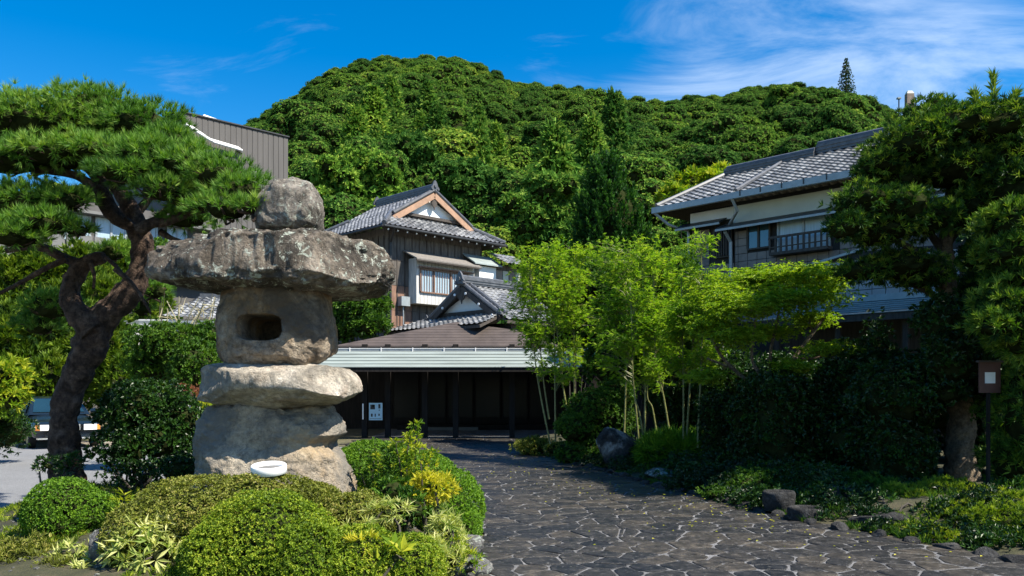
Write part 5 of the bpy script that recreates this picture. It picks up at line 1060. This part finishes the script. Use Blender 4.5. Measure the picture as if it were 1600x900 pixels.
link('crown', leaf_mesh('crown', [rosettes(C, A, 4, .22, .08, (.1, .7), tint=T), core_part([(b+[0,0,6.5],(2.6,2.6,3.0)), (b+[-.2,0,9.8],(1.6,1.6,2.8))], .9, 3)], M['conifer']), root, kind='stuff')
bush('broadleaf_tree', 'fresh yellow-green tree crown just beyond the tiled roof', 'tree', [pc(1090,290,40,18,40,1.3), pc(1120,280,30,14,41,1.2), pc(1060,310,30,16,39,1.0)], M['bright'], 22, 7, .32, .14, (.2,1.3), None, cr=.8, z0=0)
for i, (x, y, rx, ry, Y, lb) in enumerate(((850,330,62,55,62,'tall dark conifer-like crown left of the flame-shaped conifer'),(740,310,60,50,66,'rounded green crown right above the house gable'),(560,300,60,60,64,'bushy green crown behind the tiled ridge of the timber house'),(640,265,50,50,72,'dense green crown standing on the lower hill above the ridge'))):
    bush('broadleaf_tree', lb, 'tree', [pc(x,y,rx,ry,Y,2.6), pc(x-rx*.6,y+ry*.5,rx*.6,ry*.6,Y-1,2), pc(x+rx*.6,y+ry*.4,rx*.6,ry*.7,Y-1,2), pc(x+rx*.1,y-ry*.5,rx*.6,ry*.5,Y,2)]
         + [pc(x+rng.uniform(-rx,rx)*.9, y+rng.uniform(-ry,ry)*.8, rx*.3, ry*.28, Y-2, 1.2) for _ in range(9)], M['forest'], 9, 6, .40, .24, (.3,1.4), None, cr=.9, z0=0, stems=False)

# ---------------------------------------------------------------- bamboo grove
def bamboo(label, group, culm, fol, Y):
    fol = fol + [(culm[1][0]+random.uniform(-25,25), random.uniform(520,590), 30, 16, .35), (culm[-1][0]+random.uniform(-20,20), 470+random.uniform(0,50), 40, 26, .45)]
    c, r = path([(x, y, 1.7) for x, y in culm], Y, 8); b0 = c[0]; root = thing('bamboo', label, 'bamboo', b0, group); mb = MB().tube(c, np.linspace(.022, .006, len(c)), 8)
    d = np.r_[0, np.cumsum(np.linalg.norm(np.diff(c, axis=0), axis=1))]
    for s in np.arange(.2, d[-1], .26): q = np.array([np.interp(s, d, c[:, i]) for i in range(3)]); rr = np.interp(s, d, np.linspace(.022,.006,len(c))); mb.tube([q-[0,0,.008], q+[0,0,.008]], rr*1.35, 8)
    mb.build('culm', M['culm'], root)
    C, A = [], []; br = MB()
    for (x, y, rx, ry, dn) in fol:
        cc, rad = pc(x, y, rx, ry, Y, rx*PX(Y)*.8); nb = int(dn*rad[0]*rad[2]*84)+9
        for _ in range(nb):
            e = cc + unit(rng.normal(size=3))*rad*rng.uniform(.3,1.05); zt = np.clip(e[2]-rng.uniform(.1,.4), c[0][2], c[:, 2].max()); s = np.array([np.interp(zt, c[:, 2], c[:, i]) for i in (0,1)] + [zt]); dv = e - s
            br.tube([s, s+dv*.5+[0,0,.08], e], [.006,.004,.002], 4, cap=False)
            for q in range(8): f = rng.uniform(.3, 1.1); C.append(s+dv*f+rng.normal(size=3)*.07+[0,0,.04]); A.append(unit(dv)*[1,1,.2]+[0,0,.15])
    if C:
        C, A = np.array(C), np.array(A); link('foliage', leaf_mesh('foliage', [rosettes(C, A, 6, .105, .019, (.2, 1.25), flat=.45, droop=.25, tint=np.clip(rng.random(len(C))*.6+.25+.25*fbm(C*2,2),0,1))], M['bamboo']), root, kind='stuff'); br.build('twig', M['culm'], root, kind='stuff')
gL, gM = 'slender bamboos at the left of the grove', 'slender bamboos at the middle of the grove'
bamboo('front leaning bamboo of the first clump with its culm bent over the green eave', gL, [(860,694),(845,620),(836,560),(832,480),(828,400)], [(835,410,34,22,1),(815,450,26,30,.8),(850,470,40,40,.8),(825,520,24,20,.5)], 18.2)
bamboo('thin upright bamboo of the first clump beside the front leaning one', gL, [(868,690),(867,600),(866,520),(862,400)], [(865,400,40,24,1),(880,450,40,34,.8),(870,540,30,18,.4)], 18.4)
bamboo('bamboo of the first clump slanting back beneath the leaves', gL, [(887,650),(876,575),(870,510),(868,420)], [(885,420,36,26,1),(900,480,40,34,.7)], 18.8)
bamboo('farthest bamboo of the first clump standing nearly vertical', gL, [(898,640),(897,560),(897,480),(898,390)], [(910,395,40,20,1),(900,440,36,30,.9)], 19.0)
bamboo('short pale bamboo behind the front leaning one', gL, [(858,655),(850,600),(846,560),(838,480)], [(810,480,22,28,.6),(812,420,18,20,.7)], 18.6)
bamboo('straight bamboo rising behind the dark split rock', gM, [(975,690),(978,600),(982,520),(985,385)], [(950,398,44,22,1.1),(985,420,40,34,.9),(950,480,44,44,.8)], 17.6)
bamboo('leaning bamboo just right of the dark split rock', gM, [(999,700),(992,620),(985,560),(975,400)], [(960,440,36,34,.9),(930,500,40,40,.7),(985,540,34,26,.7)], 17.4)
bamboo('bamboo crossing in front of the fern clump toward the rock', gM, [(1012,725),(1000,650),(990,600),(985,440)], [(1000,460,40,40,.9),(960,540,36,24,.6),(935,560,20,20,.5)], 16.6)
bamboo('vertical bamboo behind the fern clump', gM, [(1007,700),(1008,610),(1006,540),(1004,400)], [(1012,400,36,24,1.1),(1010,500,40,40,.9)], 17.0)
bamboo('bamboo bending over the ferns with the highest fork', gM, [(1050,700),(1037,620),(1024,560),(1020,410)], [(1035,420,36,30,1),(1045,490,40,40,.9),(1020,570,34,20,.7)], 16.8)
bamboo('thin shaded bamboo at the back of the middle clump', gM, [(1030,700),(1020,640),(1012,600),(1040,430)], [(1060,450,30,34,.9),(1050,540,36,30,.7)], 17.8)
bamboo('first culm of the pale pair growing out of the ferns', gM, [(1067,740),(1068,620),(1066,500),(1064,420)], [(1060,505,40,34,.8),(1075,560,36,24,.6),(1080,450,26,24,.6)], 15.8)
bamboo('second culm of the pale pair growing out of the ferns', gM, [(1070,738),(1078,600),(1083,530),(1090,440)], [(1095,500,34,34,.9),(1100,550,30,22,.7)], 15.9)
bamboo('tallest bamboo whose sparse leafy tip rises before the tiled house', gM, [(1090,700),(1096,560),(1098,470),(1094,362)], [(1094,380,34,14,1.0),(1100,430,36,18,1.0),(1095,470,40,20,.8),(1098,500,34,30,.8)], 15.6)

leafy('added tree hidden behind the first bamboo clump, shading the driveway by the porch', 'broadleaf_tree', 'tree', [pc(880,455,38,40,24.3,1.2), pc(915,500,40,50,23.6,1.1)], 'bush', 85, 6, .11, .05, cr=.82, z0=.1)  # hidden tree added to cast shade on the far driveway
leafy('added leafy tree hidden behind the bamboo grove to shade the driveway', 'broadleaf_tree', 'tree', [pc(1000,440,62,44,20.6,1.4), pc(1050,440,46,42,19.2,1.2), pc(930,450,46,44,22.5,1.3), pc(1090,480,46,46,19.6,1.1), pc(885,520,34,30,22,.9), pc(1040,550,60,50,20.8,1.0), pc(960,570,50,40,21.2,1.0)], 'bush', 85, 6, .11, .05, cr=.82, z0=.1)  # added behind the bamboo as an occluder, darkens the driveway
# ---------------------------------------------------------------- fine-leaved maple
MY = 14.2; b = P(1213, 740, MY); b[2] = .2
mp_ = thing('maple_tree', 'wide yellow-green maple with spreading pale branches in front of the tiled house', 'tree', b)
def mlimb(pp, dY=0, name='branch', n=8): c, r = path([(x, y, w_) for x, y, w_ in pp], MY+dY, 6); MB().tube(c, r, n, .15).build(name, M['bark_p'], mp_, True)
c, r = path([(1214,742,6),(1210,700,5.5),(1205,660,5.5),(1200,630,5)], MY, 6); MB().tube(c, r, 12, .2).build('trunk', M['bark_p'], mp_, True)
for pp, dY in (([(1200,632,5),(1212,600,4),(1240,560,3.2),(1270,520,2.6),(1300,480,2)], 0), ([(1200,632,4.5),(1180,605,3.6),(1150,580,3),(1120,545,2.4),(1110,500,2)], .2), ([(1202,640,4),(1190,590,3.4),(1175,560,2.4),(1180,500,2)], -.3),
               ([(1205,640,4),(1205,600,3.6),(1204,550,2.6),(1215,500,2),(1220,460,1.5)], .3), ([(1150,580,2.5),(1130,570,2),(1105,560,1.6)], .3), ([(1240,560,2.5),(1270,560,2),(1310,548,1.4)], -.2), ([(1212,600,2.6),(1235,590,2),(1262,590,1.4)], -.5), ([(1120,545,2),(1145,520,1.8),(1150,480,1.3)], .3), ([(1270,520,2),(1260,480,1.4),(1250,450,1)], .3)): mlimb(pp, dY)
ml = [pc(1190,440,80,22,MY+.4,.9), pc(1265,435,60,22,MY,.8), pc(1130,468,52,22,MY+.2,.7), pc(1230,470,90,20,MY-.5,.7), pc(1170,485,60,20,MY-.6,.6), pc(1110,510,40,20,MY,.5), pc(1290,450,30,24,MY+.2,.5), pc(1295,548,48,12,MY-.5,.4), pc(1238,575,36,14,MY-.7,.4), pc(1150,530,44,18,MY-.4,.5), pc(1105,590,34,14,MY+.3,.4), pc(1270,500,40,14,MY+.4,.5), pc(1205,520,50,14,MY+.6,.5)]
C, A = shell(ml, 420, .25, 1.08, .7, .45, 2.2, .35); t = np.clip(rng.random(len(C))*.6 + .2 + .3*fbm(C*2.5, 2), 0, 1)
link('crown', leaf_mesh('crown', [rosettes(C, A, 6, .062, .024, (.4, 1.5), flat=.55, tint=t)], M['maple']), mp_, kind='stuff')

# ---------------------------------------------------------------- podocarpus trees on the right
TY = 12.3; b = P(1505, 775, TY); b[2] = .15
pod = thing('podocarpus_tree', 'big layered podocarpus with flaking pale trunk, leaning against nothing, over the garden bed', 'tree', b)
pod['label'] = 'big layered dark-green podocarpus with flaking pale trunk, over the garden bed'
c, r = path([(1507,800,30),(1505,768,26),(1501,735,22.5),(1500,700,21),(1502,660,19),(1498,620,17),(1492,580,15),(1487,530,14),(1482,480,13),(1479,430,12),(1478,380,10),(1482,320,8),(1492,260,5)], TY, 9); MB().tube(c, r, 26, .35).build('trunk', M['bark_p'], pod, True)
for pp, dY in (([(1480,430,8),(1440,400,6),(1400,375,5),(1350,350,3)], -.3), ([(1479,400,7),(1450,360,5),(1420,320,4),(1400,260,3)], 0), ([(1480,380,7),(1520,330,5),(1560,280,3)], .2), ([(1484,480,7),(1440,450,5),(1380,430,4),(1340,420,3)], .2), ([(1485,300,6),(1520,250,4),(1545,190,3)], 0), ([(1490,540,6),(1530,500,4),(1580,470,3)], -.4), ([(1482,350,5),(1440,300,4),(1430,230,3)], .5)):
    c, r = path(pp, TY+dY, 5); MB().tube(c, r, 9, .2).build('branch', M['bark_d'], pod, True)
PD = [('crown', [pc(1470,215,75,40,TY-.2,1.2), pc(1670,250,80,60,TY-.6,1.3), pc(1680,330,80,50,TY-.9,1.3), pc(1600,290,60,50,TY-.9,1.0), pc(1410,235,60,36,TY-.3,1.0), pc(1370,262,34,24,TY-.3,.6), pc(1530,215,60,44,TY-.4,1.2), pc(1590,225,50,50,TY-.4,1.2), pc(1445,185,45,26,TY+.2,.7), pc(1550,260,60,44,TY-.4,.8), pc(1400,290,40,22,TY,.7), pc(1490,265,60,40,TY-.4,.8)]),
      ('lower_crown', [pc(1345,320,46,34,TY-.7,.7), pc(1395,330,55,40,TY-.6,.8), pc(1320,355,30,22,TY-.8,.5), pc(1440,345,50,34,TY-.3,.8), pc(1370,365,50,24,TY-.4,.7), pc(1510,330,55,34,TY-.2,.8), pc(1570,320,50,40,TY-.3,.8)]),
      ('shaded_crown', [pc(1350,425,40,20,TY+.1,.6), pc(1405,418,56,28,TY,.8), pc(1450,435,34,20,TY,.6), pc(1560,400,60,40,TY+.3,.8), pc(1540,460,50,34,TY+.3,.8), pc(1520,520,60,30,TY+.3,.8)])]
for nm, cl in PD:
    cl = [(c, (r[0]*.95, r[1], r[2]*.86)) for c, r in cl]
    C, A = shell(cl, 150, .62, 1.05, .6, .3, 1.8, .4); t = np.clip(rng.random(len(C))**1.6 + .15*fbm(C*2, 2), 0, 1)
    link(nm, leaf_mesh(nm, [rosettes(C, A, 12, .095, .015, (.15, 1.15), tint=t), core_part(cl, .74, 3)], M['podo']), pod, kind='stuff')
for x0, y0, x1, y1 in ((1552,215,1552,120),(1560,200,1586,148),(1530,200,1524,148),(1545,210,1540,160),(1495,200,1490,172)):
    s, e = P(x0, y0, TY-.1), P(x1, y1, TY-.1); f = np.linspace(0, 1, 26)[:, None]; C = s+(e-s)*f; A = np.tile(unit(e-s), (26, 1)); link('shoot', leaf_mesh('shoot', [rosettes(C, A, 10, .15, .02, (.3, .95), tint=np.full(26, .8))], M['podo']), pod, kind='stuff')
root = bush('podocarpus_tree', 'second podocarpus cut by the frame edge with bright young leaf tips', 'tree', [pc(1590,350,50,34,10.4,.6), pc(1575,395,36,24,10.3,.5), pc(1610,430,50,50,10.4,.6), pc(1580,480,38,26,10.2,.5), pc(1560,510,34,20,10.1,.45), pc(1600,530,45,34,10.2,.5), pc(1660,450,70,120,10.6,.8), pc(1610,640,45,90,10.9,.6), pc(1580,720,30,40,11.2,.5)], M['podo'], 150, 12, .105, .017, (.15,1.15), None, cr=.80, z0=.2, top=.6, stems=False)
C, A = shell([pc(1590,350,50,34,10.3,.6), pc(1570,470,40,30,10.1,.5), pc(1555,505,36,22,10.0,.45), pc(1600,530,45,34,10.1,.5)], 60, .95, 1.1, .9, .3, 1.8, .1)
link('young_shoots', leaf_mesh('young_shoots', [rosettes(C, A, 12, .10, .016, (.15, 1.0), tint=.45+.4*rng.random(len(C)))], M['podo']), root, kind='stuff')

# ---------------------------------------------------------------- shade planting on the right bed
def shade(label, cl, mat='shade', dens=200, L=.07, W=.034, k=6, **kw):
    cl = list(cl) + [(np.array([c[0], c[1], max(.15, c[2]-r[2]-.25)]), (r[0]*.9, r[1]*.9, max(.3, (c[2]-r[2])*.7))) for c, r in cl if c[2]-r[2] > .25 and not (c[1] < 12.3 and abs(c[0]/c[1]-.545) < .06)]; kw['stems'] = False
    return bush(kw.pop('name', 'evergreen_shrub'), label, 'shrub', cl, M[mat], dens, k, L, W, (.3,1.3), kw.pop('group', None), cr=kw.pop('cr', .85), **kw)
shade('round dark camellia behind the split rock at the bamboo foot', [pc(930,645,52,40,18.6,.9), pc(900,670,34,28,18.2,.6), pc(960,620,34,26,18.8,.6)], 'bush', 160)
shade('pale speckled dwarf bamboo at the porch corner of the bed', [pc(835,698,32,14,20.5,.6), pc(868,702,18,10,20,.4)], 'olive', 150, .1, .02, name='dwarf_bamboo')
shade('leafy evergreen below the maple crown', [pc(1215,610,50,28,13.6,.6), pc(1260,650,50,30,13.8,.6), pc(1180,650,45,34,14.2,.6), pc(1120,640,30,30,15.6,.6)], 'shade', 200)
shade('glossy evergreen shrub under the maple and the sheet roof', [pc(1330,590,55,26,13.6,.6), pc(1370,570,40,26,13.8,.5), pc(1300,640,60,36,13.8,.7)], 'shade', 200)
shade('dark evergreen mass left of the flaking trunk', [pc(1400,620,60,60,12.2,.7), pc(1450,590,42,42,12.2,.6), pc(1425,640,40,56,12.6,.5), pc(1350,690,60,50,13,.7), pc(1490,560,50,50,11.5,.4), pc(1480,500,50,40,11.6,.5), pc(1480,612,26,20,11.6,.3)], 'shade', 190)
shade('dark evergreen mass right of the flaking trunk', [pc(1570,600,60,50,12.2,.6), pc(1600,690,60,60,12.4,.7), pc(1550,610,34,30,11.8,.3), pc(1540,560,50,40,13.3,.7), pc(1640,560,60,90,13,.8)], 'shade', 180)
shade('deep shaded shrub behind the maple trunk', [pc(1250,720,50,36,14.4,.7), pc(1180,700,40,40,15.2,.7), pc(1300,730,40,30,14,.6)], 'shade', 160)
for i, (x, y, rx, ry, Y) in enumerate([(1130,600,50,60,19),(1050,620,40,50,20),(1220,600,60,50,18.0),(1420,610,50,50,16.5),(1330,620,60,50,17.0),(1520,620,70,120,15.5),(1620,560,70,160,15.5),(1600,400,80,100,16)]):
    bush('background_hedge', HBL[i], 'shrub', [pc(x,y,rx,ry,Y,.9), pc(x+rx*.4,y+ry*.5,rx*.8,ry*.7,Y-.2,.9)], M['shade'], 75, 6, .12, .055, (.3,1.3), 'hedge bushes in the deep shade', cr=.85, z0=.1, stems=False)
leafy('fountain of bright strap-leaved fern behind the pale bamboo pair', 'fern_clump', 'plant', [pc(1060,712,56,28,16.2,.7), pc(1025,715,28,24,16.4,.5), pc(1095,722,26,20,16,.4)], 'ball', 130, 10, .26, .022, cr=.6, droop=.45, sp=(.1,1.0))
leafy('trailing dark ground ivy along the driveway below the boulders', 'ground_ivy', 'plant', [pc(1170,760,50,26,12.4,.5), pc(1130,772,34,12,12.1,.35), pc(1200,740,40,20,13.4,.5), pc(1260,745,40,22,13.0,.5)], 'bush', 300, 6, .055, .025, cr=.8)
leafy('sunlit low juniper in front of the flaking trunk', 'creeping_juniper', 'shrub', [pc(1470,775,50,26,10.9,.5), pc(1420,790,45,30,10.6,.5), pc(1530,790,50,28,10.4,.5), pc(1500,820,60,34,9.4,.5), pc(1450,815,45,26,9.9,.4), pc(1445,838,40,20,9.1,.35), pc(1480,850,40,20,8.8,.35), pc(1400,822,36,16,9.6,.3), pc(1385,815,26,14,9.9,.3)], 'azalea', 330, 9, .065, .012, cr=.85, sp=(.1,1.0))
leafy('dark spreading juniper between boulder and trunk', 'creeping_juniper', 'shrub', [pc(1370,775,55,30,11.4,.5), pc(1330,765,36,22,12,.4), pc(1410,835,40,24,9.6,.4), pc(1300,760,30,20,12.4,.4), pc(1355,796,26,12,11.0,.3)], 'bush', 320, 9, .065, .012, cr=.85, sp=(.1,1.0))
leafy('sunlit low azalea hedge at the near right edge of the bed', 'creeping_juniper', 'shrub', [pc(1570,830,60,42,8.9,.5), pc(1600,800,50,30,9.6,.5), pc(1520,850,34,26,8.9,.3), pc(1650,850,60,60,8.3,.5), pc(1600,860,50,30,8.4,.3)], 'azalea', 360, 9, .055, .012, cr=.85, sp=(.1,1.1))
leafy('few large light leaves beside the trunk in the shade', 'leafy_plant', 'plant', [pc(1590,770,26,18,10.6,.25)], 'bush', 120, 7, .1, .03, cr=.4)
leafy('small plant with yellowish leaves behind the stone basins', 'leafy_plant', 'plant', [pc(1285,755,24,16,12.4,.3)], 'bush', 120, 7, .08, .022, cr=.4)
leafy('pale leaves catching light on the podocarpus trunk', 'leafy_plant', 'plant', [pc(1535,645,14,20,11.6,.15)], 'bush', 200, 6, .05, .026, cr=0)
# ground cover: low leafy hummocks of weeds, fern and ivy
C, A, T = [], [], []
for _ in range(230):
    y = 7.6 + rng.random()**1.4*12; e = rng.random()**1.3*3.0; x = float(edge_x(y)) + .22 + e
    if vn(np.array([[x*.9+3, y*.9, 1.3]]))[0] < -.6: continue
    r = rng.uniform(.14, .42) if x/y < .42 else rng.uniform(.10, .2); c_, a_ = shell([((x, y, bed_z(x, y)), (r, r, r*rng.uniform(.5, .95)))], 190, .6, 1.05, .7, .3, under=0); tv = rng.random(); C.append(c_); A.append(a_); T.append(np.clip(tv + rng.normal(size=len(c_))*.15, 0, 1))
C, A, T = np.concatenate(C), np.concatenate(A), np.concatenate(T)
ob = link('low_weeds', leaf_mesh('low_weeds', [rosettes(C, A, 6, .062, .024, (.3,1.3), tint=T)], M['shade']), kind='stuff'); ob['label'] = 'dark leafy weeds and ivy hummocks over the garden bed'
C = []
while len(C) < 2600:
    y = 7.4 + rng.random()**1.3*13; e = rng.random()**1.5*3.2; x = float(edge_x(y)) + .06 + e; C.append((x, y, bed_z(x, y)))
C = np.array(C); C = C[fbm(np.c_[C[:, :2]*1.3, C[:, :1]*0], 3) > .0]; A = np.tile([0,0,1.], (len(C), 1))
ob = link('ground_cover', leaf_mesh('ground_cover', [rosettes(C, A, 9, .10, .010, (.1,1.0), tint=rng.random(len(C)))], M['bush']), kind='stuff'); ob['label'] = 'grass and low weeds scattered over the garden bed'
C = []
while len(C) < 9000:
    x, y = rng.uniform(-6.3, -.35), rng.uniform(4.5, 13.2); z, d = island_z(np.array([x]), np.array([y]))
    if d[0] < .97: C.append((x, y, z[0]))
C = np.array(C); C = C[fbm(np.c_[C[:, :2]*1.1+5, C[:, :1]*0], 3) > -.15]; A = np.tile([0,0,1.], (len(C), 1))
ob = link('mound_grass', leaf_mesh('mound_grass', [rosettes(C, A, 8, .07, .007, (.2,1.3), tint=rng.random(len(C)))], M['azalea']), kind='stuff'); ob['label'] = 'short grass and moss on the lantern mound'
# gravel and litter on the bare soil of the mound
gv = MB(); bmq = rock_mb((0,0,0), (1,1,.6), 900, 8, 1); Vq, Tq = np.concatenate(bmq.v), np.concatenate(bmq.t)
for _ in range(2200):
    x, y = rng.uniform(-6.2, -.4), rng.uniform(4.8, 12.5); z, d = island_z(np.array([x]), np.array([y]))
    if d[0] < .98: a = rng.uniform(0, 6.28); R_ = np.array([[math.cos(a), math.sin(a), 0], [-math.sin(a), math.cos(a), 0], [0, 0, 1]]); gv.add(Vq@R_*rng.uniform(.008,.028) + [x, y, z[0]+.004], tris=Tq)
ob = gv.build('gravel', M['rock_g'], kind='stuff'); ob['label'] = 'loose gravel and small stones on the mound soil'
# fallen leaves on the paving
C = np.array([(float(edge_x(y)) - abs(rng.normal())*1.3, y, .052) for y in rng.uniform(7.6, 20, 260)]); ob = link('fallen_leaves', leaf_mesh('fallen_leaves', [rosettes(C, np.tile([0,0,1.],(len(C),1)), 1, .035, .02, (1.2,1.6), flat=.5)], M['yellow']), kind='stuff'); ob['label'] = 'fallen leaves lying on the driveway paving'

# ---------------------------------------------------------------- rocks, basins, notice
rock('boulder', 'dark split boulder with a pale sloping face at the bamboo foot', 968, 706, 32, 36, 16.6, 12, 'rock_s', depth=.35, planes=16, sub=4)
rock('boulder', 'small dark boulder at the paving edge before the ferns', 1118, 746, 20, 14, 14.4, 5, 'rock_d')
rock('boulder', 'grey pair boulder leaning behind the small dark one', 1150, 728, 24, 16, 15.4, 6, 'rock_g')
rock('boulder', 'upright grey boulder beside the fern clump', 1132, 722, 14, 15, 15.8, 7, 'rock_g')
rock('boulder', 'pale rounded boulder near the maple trunk foot', 1180, 722, 19, 11, 15.0, 8, 'rock_g')
rock('boulder', 'dark rounded boulder half covered by juniper', 1316, 782, 26, 20, 10.8, 9, 'rock_d')
rock('boulder', 'flat dark boulder bordering the driveway in the juniper', 1378, 822, 42, 20, 9.6, 10, 'rock_d')
rock('boulder', 'flat brown rock on the bed edge below the ferns', 1042, 742, 28, 10, 14.6, 14, 'rock_g')
rock('boulder', 'low pale rock in the sunny gap of the bed edge', 1075, 752, 22, 8, 14.0, 15, 'rock_g')
rock('boulder', 'large grey boulder at the front among variegated leaves', 166, 862, 30, 46, 7.0, 16, 'rock_g', planes=16)
rock('boulder', 'small grey stone on the bare soil at the frame edge', 10, 845, 14, 9, 8.8, 17, 'rock_g')
rock('boulder', 'grey kerb boulder where the mound meets the paving', 735, 850, 24, 16, 7.75, 18, 'rock_g')
rock('boulder', 'low rock at the near corner of the mound', 728, 888, 34, 16, 7.2, 19, 'rock_g')
rock('boulder', 'rough stone under the boxwood ball on the soil', 40, 822, 16, 7, 9.0, 22, 'rock_g')
for i in range(34):
    y = 7.3 + i*.36 + rng.uniform(-.05,.05); x = float(edge_x(y)) + .04; s = rng.uniform(.09,.17); mb = rock_mb((x, y, .03), (s*.8, s, rng.uniform(.035,.07)), 100+i, 10, 2)
    V = np.concatenate(mb.v); me = np_mesh('edging_stone', V - [x, y, 0], [np.concatenate(mb.t)], M['rock_d']); ob = link('edging_stone', me); ob.location = (x, y, 0); tag(ob, 'low rough edging stone between paving and garden bed', 'edging stone', 'edging stones along the driveway')
def basin(label, px, py, rx, h, Y):
    c = P(px, py, Y); R = rx*PX(Y); n = 30; pr = [(R*.86,-h),(R*.98,-h*.6),(R*1.02,-.03),(R*.97,0),(R*.80,0),(R*.72,-.04),(R*.66,-.12),(0.001,-.13)]; th = np.arange(n)/n*2*np.pi
    V = np.array([[math.cos(t)*r, math.sin(t)*r*.9, z] for r, z in pr for t in th]) + c; V += (fbm(V*9, 3)*.025)[:, None]*unit(V-c); m = len(pr)
    root = thing('stone_basin', label, 'stone basin', c-[0,0,h]); MB().add(V, [[i*n+j, i*n+(j+1)%n, (i+1)*n+(j+1)%n, (i+1)*n+j] for i in range(m-1) for j in range(n)]).build('bowl', M['rock_d'], root, True)
basin('round hollowed stone basin among weeds by the driveway', 1217, 767, 25, .26, 10.75)
basin('lower flat-topped stone basin nearer the paving', 1258, 792, 27, .20, 10.15)
nb = P(1547, 590, 10.9); nt = thing('notice_board', 'small brown wooden notice board with a square white paper in the dark foliage', 'notice board', nb-[0,0,.3])
MB().box(nb+[-.14,.0,-.20], nb+[.14,.025,.20]).build('board', simple('red_brown_board', (.09,.035,.025), .6), nt); MB().box(nb+[-.07,-.008,-.075], nb+[.065,-.002,.07]).build('paper', M['white'], nt)
MB().box(nb+[-.16,-.03,.20], nb+[.16,.05,.225]).build('roof', M['wood_d'], nt); MB().box(nb+[-.02,.026,-1.4], nb+[.02,.06,.19]).build('post', M['wood_k'], nt)
